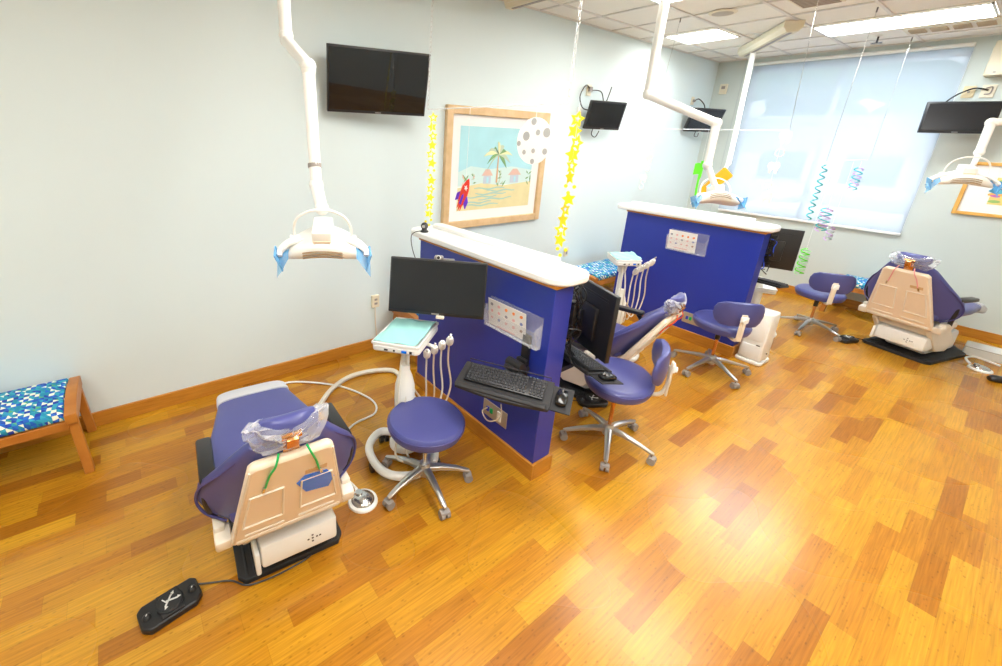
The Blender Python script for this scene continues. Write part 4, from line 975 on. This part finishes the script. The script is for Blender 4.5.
hose('black cable looping above the small television on the long wall', [(4.60, 3.32, 2.58), (4.50, 3.30, 2.60), (4.42, 3.30, 2.48), (4.50, 3.30, 2.36), (4.62, 3.25, 2.34)], .006, BLACK, 'cable', 'television_cable')
hose('black cables hooked beside the small television bracket on the long wall', [(4.64, 3.31, 2.56), (4.78, 3.28, 2.55), (4.86, 3.27, 2.42), (4.92, 3.27, 2.52), (4.97, 3.28, 2.62)], .006, BLACK, 'cable', 'television_cable')
hose('black cable loop hanging under the small television on the long wall', [(4.64, 3.22, 2.15), (4.62, 3.22, 2.08), (4.70, 3.22, 2.05), (4.76, 3.22, 2.12)], .005, BLACK, 'cable', 'television_cable')
hose('black cable curving above the corner television', [(7.15, 3.31, 2.62), (7.25, 3.30, 2.65), (7.36, 3.26, 2.58), (7.34, 3.22, 2.48)], .007, BLACK, 'cable', 'television_cable')
hose('black cable loop hanging under the corner television', [(7.10, 3.18, 2.19), (7.08, 3.18, 2.13), (7.18, 3.18, 2.12), (7.20, 3.18, 2.17)], .005, BLACK, 'cable', 'television_cable')
hose('black cable running from the plates to the television on the far wall', [(XF-.03, .60, 2.66), (XF-.06, .70, 2.68), (XF-.10, .80, 2.62), (XF-.16, .86, 2.54)], .008, BLACK, 'cable', 'television_cable')
e = small_box('thermostat', 'small cream thermostat on the far wall beside the room corner', 'thermostat', (XF-.015, 3.20, 2.82), (.03, .10, .14), CREAMB, lambda t: (t.box((-.017, 0, .02), (.004, .05, .04)),))
e = thing('wall_cabinet_box', 'cream box high on the far wall at the upper right edge', 'wall box', (XF-.09, .52, 2.96))
t = M(); t.prism([(-.09, -.17), (.09, -.17), (.09, .17), (-.03, .17), (-.09, .08)], -.35, .15, fr((0, 0, 0), (1, 0, 0), (0, 0, 1), (0, 1, 0))); t.obj('casing', CREAMB, e, bev=.008)
t = M(); t.box((-.092, .08, -.14), (.004, .02, .01)); t.obj('catch', CASTOR, e)
# wall seam strip on the far wall
t = M(); t.box((XF-.002, 2.98, ZC/2), (.003, .012, ZC)); struct('trim_2', t, mat('seam_grey', (.50, .56, .55), .6))

# ------------------------------------------------------------------ hanging decorations
def star_pts(r, q=.42, n=5, a0=PI/2): return [((r if k % 2 == 0 else r*q)*math.cos(a0+PI*k/n), (r if k % 2 == 0 else r*q)*math.sin(a0+PI*k/n)) for k in range(2*n)]
def ring_star(t, X, r, hole):
    if not hole: t.prism(star_pts(r, .5), -.002, .002, X); return
    # star with a star-shaped hole: ten quads around
    o, i = star_pts(r, .5), star_pts(r*.45, .5)
    for k in range(10):
        k2 = (k+1) % 10; t.prism([o[k], o[k2], i[k2], i[k]], -.002, .002, X)
def chain(parent, p0, p1, m=MOONW, r=.006, step=.03):
    t = M(); p0, p1 = Vector(p0), Vector(p1); n = int((p1-p0).length/step)
    for k in range(n):
        c = p0.lerp(p1, (k+.5)/n); s = step*.62
        ax = (1, 0, 0) if k % 2 else (0, 1, 0)
        pts = [(c.x+ax[0]*r*1.4*math.cos(a*PI/4), c.y+ax[1]*r*1.4*math.cos(a*PI/4), c.z+s*math.sin(a*PI/4)) for a in range(8)]
        t.tube(pts, .0016, 5, sub=1, closed=True)
    return t.obj('chain', m, parent)
def rod(label, a, b, tops, links=True, m=None):
    e = thing('hanging_rod', label, 'hanging rod', (0, 0, 0))
    t = M(); t.cyl(a, b, .0045, n=8); t.obj('rod', m or film_mat('clear_rod', (.9, .93, .95), .35), e)
    for p, q in zip((a, b), tops):
        if links: chain(e, q, p, mat('chain_grey', (.55, .57, .58), .5))
        else: t = M(); t.cyl(q, p, .0022, n=6); t.obj('wire', CHROME, e)
        t = M(); t.cyl((q[0], q[1], q[2]), (q[0], q[1], q[2]-.04), .006); t.obj('hook', CASTOR, e)
rod('clear rod hung on white chains above the nearer divider', (1.87, 2.66, 2.175), (1.87, 1.46, 2.175), [(1.87, 2.64, ZC), (1.87, 1.46, ZC)])
rod('clear rod hung on thin wires above the farther divider', (4.85, 2.64, 2.15), (4.85, 1.40, 2.15), [(4.85, 2.55, ZC), (4.85, 1.46, ZC)], False)
rod('thin rod hung on two wires in front of the window', (5.62, 1.26, 1.89), (7.36, 1.26, 1.91), [(5.68, 1.26, ZC), (7.34, 1.26, ZC)], False)
def garland(label, x, y, z0, z1, n, m, r=.038, seed=1, yaw=0.):
    e = thing('star_garland', label, 'star garland', (x, y, 0)); rn = random.Random(seed)
    t = M(); t.cyl((0, 0, 2.175), (0, 0, z1), .0012, n=5); t.obj('thread', MOONW, e)
    for k in range(n):
        z = z0+(z1-z0)*k/(n-1); small = (k == n//2 or k >= n-1)
        X = Matrix.Translation((0, (rn.uniform(-.012, .012)), z)) @ Matrix.Rotation(yaw+rn.uniform(-.35, .35), 4, 'Z') @ fr((0, 0, 0), (0, 1, 0), (0, 0, 1), (1, 0, 0)) @ Matrix.Rotation(rn.uniform(-.3, .3), 4, 'Z')
        t = M()
        if small:
            for q in ((-.022, .012), (.022, .006), (0, -.024)): t.prism([(q[0]+.0095*math.cos(a*PI/5), q[1]+.0095*math.sin(a*PI/5)) for a in range(10)], -.002, .002, X)
            t.obj('dots', m, e)
        else: ring_star(t, X, r, k % 2 == 0); t.obj('star', m, e)
garland('yellow star garland left of the framed beach picture, seen almost edge-on', 1.87, 2.60, 2.12, 1.38, 13, YELLOW, .036, 3, R(56))
garland('bright yellow star garland right of the framed beach picture', 1.87, 1.39, 2.10, 1.44, 13, YELLOW, .040, 5)
G = lambda x, y, z, yaw=0.: fr((x, y, z), (0, -1, 0), (0, 0, 1), (-1, 0, 0)) @ Matrix.Rotation(yaw, 4, 'Y')
e = thing('paper_moon', 'white paper moon with grey craters hanging over the framed picture', 'paper moon', (0, 0, 0))
t = M(G(1.87, 1.655, 1.99)); t.prism([(.122*math.cos(a*PI/20), .122*math.sin(a*PI/20)) for a in range(40)], -.002, .002); t.obj('disc', MOONW, e)
for x, y, r in ((-.01, .10, .018), (-.055, .025, .024), (.025, .045, .015), (.085, .045, .024), (-.105, -.015, .014), (.085, -.05, .016), (-.06, -.06, .013), (.005, -.05, .013), (.005, -.105, .014)):
    n = 16; P = []
    for a in range(n):
        px, py = x+r*math.cos(2*PI*a/n), y+r*math.sin(2*PI*a/n); d = math.hypot(px, py)
        if d > .1215: px, py = px*.1215/d, py*.1215/d
        P.append((px, py))
    t = M(G(1.87, 1.655, 1.99)); t.prism(P, -.003, .003); t.obj('crater', MOONG, e)
t = M(); t.cyl((1.87, 1.655, 2.11), (1.87, 1.655, 2.175), .0012, n=5); t.obj('thread', MOONW, e)
e = thing('paper_rocket', 'red paper rocket with violet fins hanging over the framed picture', 'paper rocket', (0, 0, 0))
X = G(1.87, 2.215, 1.64) @ Matrix.Rotation(R(-24), 4, 'Z')
t = M(X); t.prism([(-.028, -.075), (.028, -.075), (.038, -.02), (.034, .04), (.018, .085), (0, .112), (-.018, .085), (-.034, .04), (-.038, -.02)], -.002, .002); t.obj('body', RED, e)
t = M(X)
for s in (-1, 1): t.prism([(s*.036, .0), (s*.062, -.03), (s*.058, -.085), (s*.030, -.06)], -.003, .003)
t.prism([(-.011, -.08), (.011, -.08), (.010, -.02), (0, .0), (-.010, -.02)], -.004, .004); t.obj('fin', PURPLE, e)
t = M(X); t.prism([(-.024, -.076), (-.018, -.125), (-.009, -.095), (0, -.135), (.009, -.095), (.018, -.125), (.024, -.076)], -.0015, .0015); t.obj('flame', RED, e)
t = M(X); t.prism(star_pts(.02, .45), -.004, .004, Matrix.Translation((.004, .045, 0))); t.obj('star', MOONW, e)
t = M(); t.cyl((1.87, 2.20, 1.74), (1.87, 2.20, 2.175), .0012, n=5); t.obj('thread', MOONW, e)
# toothbrush and toothpaste cut-outs above the farther divider
e = thing('paper_toothbrush', 'lime green toothbrush cut-out hanging above the farther divider', 'toothbrush cut-out', (0, 0, 0))
t = M(G(4.85, 2.05, 1.62))
t.prism([(-.055, .20), (-.025, .21), (.0, .205), (.0, .10), (-.055, .09)], -.004, .004)
t.prism([(-.004, .23), (.022, .235), (.028, .20), (.026, .08), (.016, .04), (.018, -.05), (.032, -.17), (.028, -.185), (.010, -.18), (-.0, -.05), (-.002, .04)], -.004, .004); t.obj('shape', LIME, e)
t = M(); t.cyl((4.85, 2.05, 1.84), (4.85, 2.05, 2.15), .0012, n=5); t.obj('thread', MOONW, e)
e = thing('paper_toothpaste', 'orange toothpaste tube cut-out hanging behind the mid-room lamp arm', 'toothpaste cut-out', (0, 0, 0))
t = M(G(4.85, 1.89, 1.65) @ Matrix.Rotation(R(-42), 4, 'Z')); t.prism([(-.055, .16), (.055, .16), (.062, .14), (.040, -.12), (.018, -.13), (.018, -.17), (-.018, -.17), (-.018, -.13), (-.040, -.12), (-.062, .14)], -.003, .003); t.obj('shape', AMBER, e)
t = M(G(4.85, 1.89, 1.65) @ Matrix.Rotation(R(-42), 4, 'Z')); t.prism([(-.02, -.02), (.02, -.03), (.026, -.07), (-.015, -.08)], -.004, .004); t.obj('patch', mat('pale_blue_card', (.35, .6, .9), .6), e)
t = M(); t.cyl((4.85, 1.83, 1.74), (4.85, 1.83, 2.15), .0012, n=5); t.obj('thread', MOONW, e)
TOOTH = [(-.040, .042), (-.022, .050), (0, .040), (.022, .050), (.040, .042), (.046, .016), (.036, -.010), (.030, -.048), (.018, -.052), (.010, -.022), (0, -.016), (-.010, -.022), (-.018, -.052), (-.030, -.048), (-.036, -.010), (-.046, .016)]
def tooth_garland(label, x, y, zs, sc=.8, m=MOONW):
    e = thing('tooth_garland', label, 'tooth garland', (0, 0, 0)); rn = random.Random(len(label))
    for k, z in enumerate(zs):
        X = G(x, y+rn.uniform(-.02, .02), z, rn.uniform(-.3, .3)) @ Matrix.Rotation(rn.uniform(-.2, .2), 4, 'Z') @ Matrix.Scale(sc, 4)
        t = M(X)
        if k % 2 == 0: t.prism(TOOTH, -.003, .003)
        else: t.tube([(.034*math.cos(a*PI/6), .034*math.sin(a*PI/6), 0) for a in range(12)], .004, 5, sub=1, closed=True)
        t.obj('tooth' if k % 2 == 0 else 'ring', m, e)
    t = M(); t.cyl((x, y, zs[-1]), (x, y, 2.15), .0012, n=5); t.obj('thread', MOONW, e)
tooth_garland('white paper tooth garland hanging before the long wall, left end of the farther rod', 4.85, 2.61, [2.08, 1.97, 1.84, 1.73, 1.62, 1.53], .95)
CREAMT = mat('cream_card', (.86, .80, .68), .7)
tooth_garland('pale paper tooth garland hanging in front of the left half of the window', 4.85, 1.43, [2.09, 1.96, 1.83, 1.68, 1.56], 1., CREAMT)
def spiral(label, x, y, z0, z1, rad, ms, turns=7, lean=0.):
    e = thing('foil_spiral', label, 'foil spiral', (0, 0, 0)); N = int(turns*10)
    for i, m in enumerate(ms):
        t = M(); t.tube([(x+rad*math.cos(2*PI*turns*k/N+i*PI), y+rad*math.sin(2*PI*turns*k/N+i*PI), z0+(z1-z0)*k/N) for k in range(N+1)], .006, 6, sub=1)
        t.obj('coil', m, e)
    t = M(); t.cyl((x, y, z0), (x, y, 1.89), .0012, n=5); t.obj('thread', MOONW, e)
spiral('teal foil spiral hanging from the near end of the window rod', 5.63, 1.26, 1.86, 1.32, .022, [TEALC], 8)
spiral('teal and lilac foil spiral with wide coils, hanging below the teal one', 6.22, 1.26, 1.40, 1.15, .05, [TEALC, MAGC], 3)
spiral('pale teal foil spiral hanging from the far end of the window rod', 7.0, 1.26, 1.82, 1.56, .04, [TEALC, MAGC], 3)
spiral('short grey-lilac foil spiral low in front of the far wall', 6.65, 1.26, 1.16, 1.0, .035, [mat('grey_foil', (.45, .55, .55), .3), MAGC], 2)
spiral('green foil spiral hanging low beside the monitor past the farther divider', 5.92, 1.26, .98, .70, .04, [LIME, mat('pale_green_foil', (.4, .75, .4), .3)], 4)

# ------------------------------------------------------------------ light, camera, world
W = bpy.data.worlds.new('sky'); SC.world = W; W.use_nodes = True
nt = W.node_tree; bg = nt.nodes['Background']
bg.inputs[0].default_value = (.80, .90, 1., 1); bg.inputs[1].default_value = 1.25
s = bpy.data.lights.new('sun', 'SUN'); s.energy = 2.6; s.angle = R(1); s.color = (1, .97, .92)
so = bpy.data.objects.new('sun', s); COL.objects.link(so); so.rotation_euler = Euler((R(38), R(12), 0)); so.location = (12, 0, 12)
so.rotation_euler = Vector((-.35, .35, .85)).to_track_quat('Z', 'Y').to_euler()

cam = bpy.data.cameras.new('camera'); co = bpy.data.objects.new('camera', cam); COL.objects.link(co); SC.camera = co
A = [[0.8143705873155975, -0.5793604814188335, 0.0337931810486433], [-0.16046392059513503, -0.2807486161231496, -0.9462724474125698], [0.5577202495001298, 0.7651938624394956, -0.3215998696866015]]
xr, up, bk = Vector(A[0]), -Vector(A[1]), -Vector(A[2])
co.matrix_world = fr((0, 0, 2.0), xr, up, bk)
cam.sensor_width = 36; cam.sensor_fit = 'HORIZONTAL'
cam.lens = 426.563*36/1002; cam.shift_x = (501-429.783)/1002; cam.shift_y = (280.506-333)/1002; cam.clip_start = .05; cam.clip_end = 200
SC.view_settings.view_transform = 'Standard'; SC.view_settings.look = 'None'; SC.view_settings.gamma = 1.; SC.view_settings.use_curve_mapping = False
SC.view_settings.exposure = 0.64
SC.cycles.max_bounces = 8; SC.cycles.diffuse_bounces = 5; SC.cycles.transparent_max_bounces = 16
SC.cycles.sample_clamp_indirect = 8.

# repeats share a group phrase
GROUPS = {'dental_chair': 'dental chairs in the treatment room', 'operator_stool': 'rolling operator stools', 'upholstered_bench': 'patterned benches along the walls',
          'television': 'wall-mounted televisions', 'dental_lamp': 'ceiling-hung dental lamps', 'foot_pedal': 'black foot pedals on the floor', 'rheostat_pedal': 'round foot controls on the floor',
          'divider_wall': 'blue divider walls', 'delivery_cart': 'dental delivery carts', 'tray_liner': 'paper liners on the carts', 'computer_monitor': 'computer monitors at the dividers',
          'keyboard': 'keyboards at the dividers', 'computer_mouse': 'mice at the dividers', 'keyboard_tray': 'keyboard trays on the dividers', 'brochure_holder': 'brochure holders on the dividers',
          'leaflet': 'leaflets in the holders', 'outlet_plate': 'outlet plates on the dividers', 'wall_outlet': 'outlets on the walls', 'television_cable': 'cables around the televisions',
          'hanging_rod': 'rods hanging from the ceiling', 'star_garland': 'yellow star garlands', 'tooth_garland': 'paper tooth garlands', 'foil_spiral': 'foil spirals hanging near the window',
          'lamp_track': 'lamp tracks on the ceiling', 'webcam': 'webcams at the nearer divider', 'cable_tangle': 'cable tangles behind the monitors', 'framed_picture': 'framed pictures on the walls',
          'roller_shade': 'roller shades', 'floor_hose': 'hoses on the floor', 'car': 'cars parked outside', 'ceiling_light': 'recessed ceiling lights'}
for o in SC.objects:
    if o.parent is None and 'category' in o.keys() and 'group' not in o.keys():
        k = o.name.split('.')[0]
        if k in GROUPS: o['group'] = GROUPS[k]
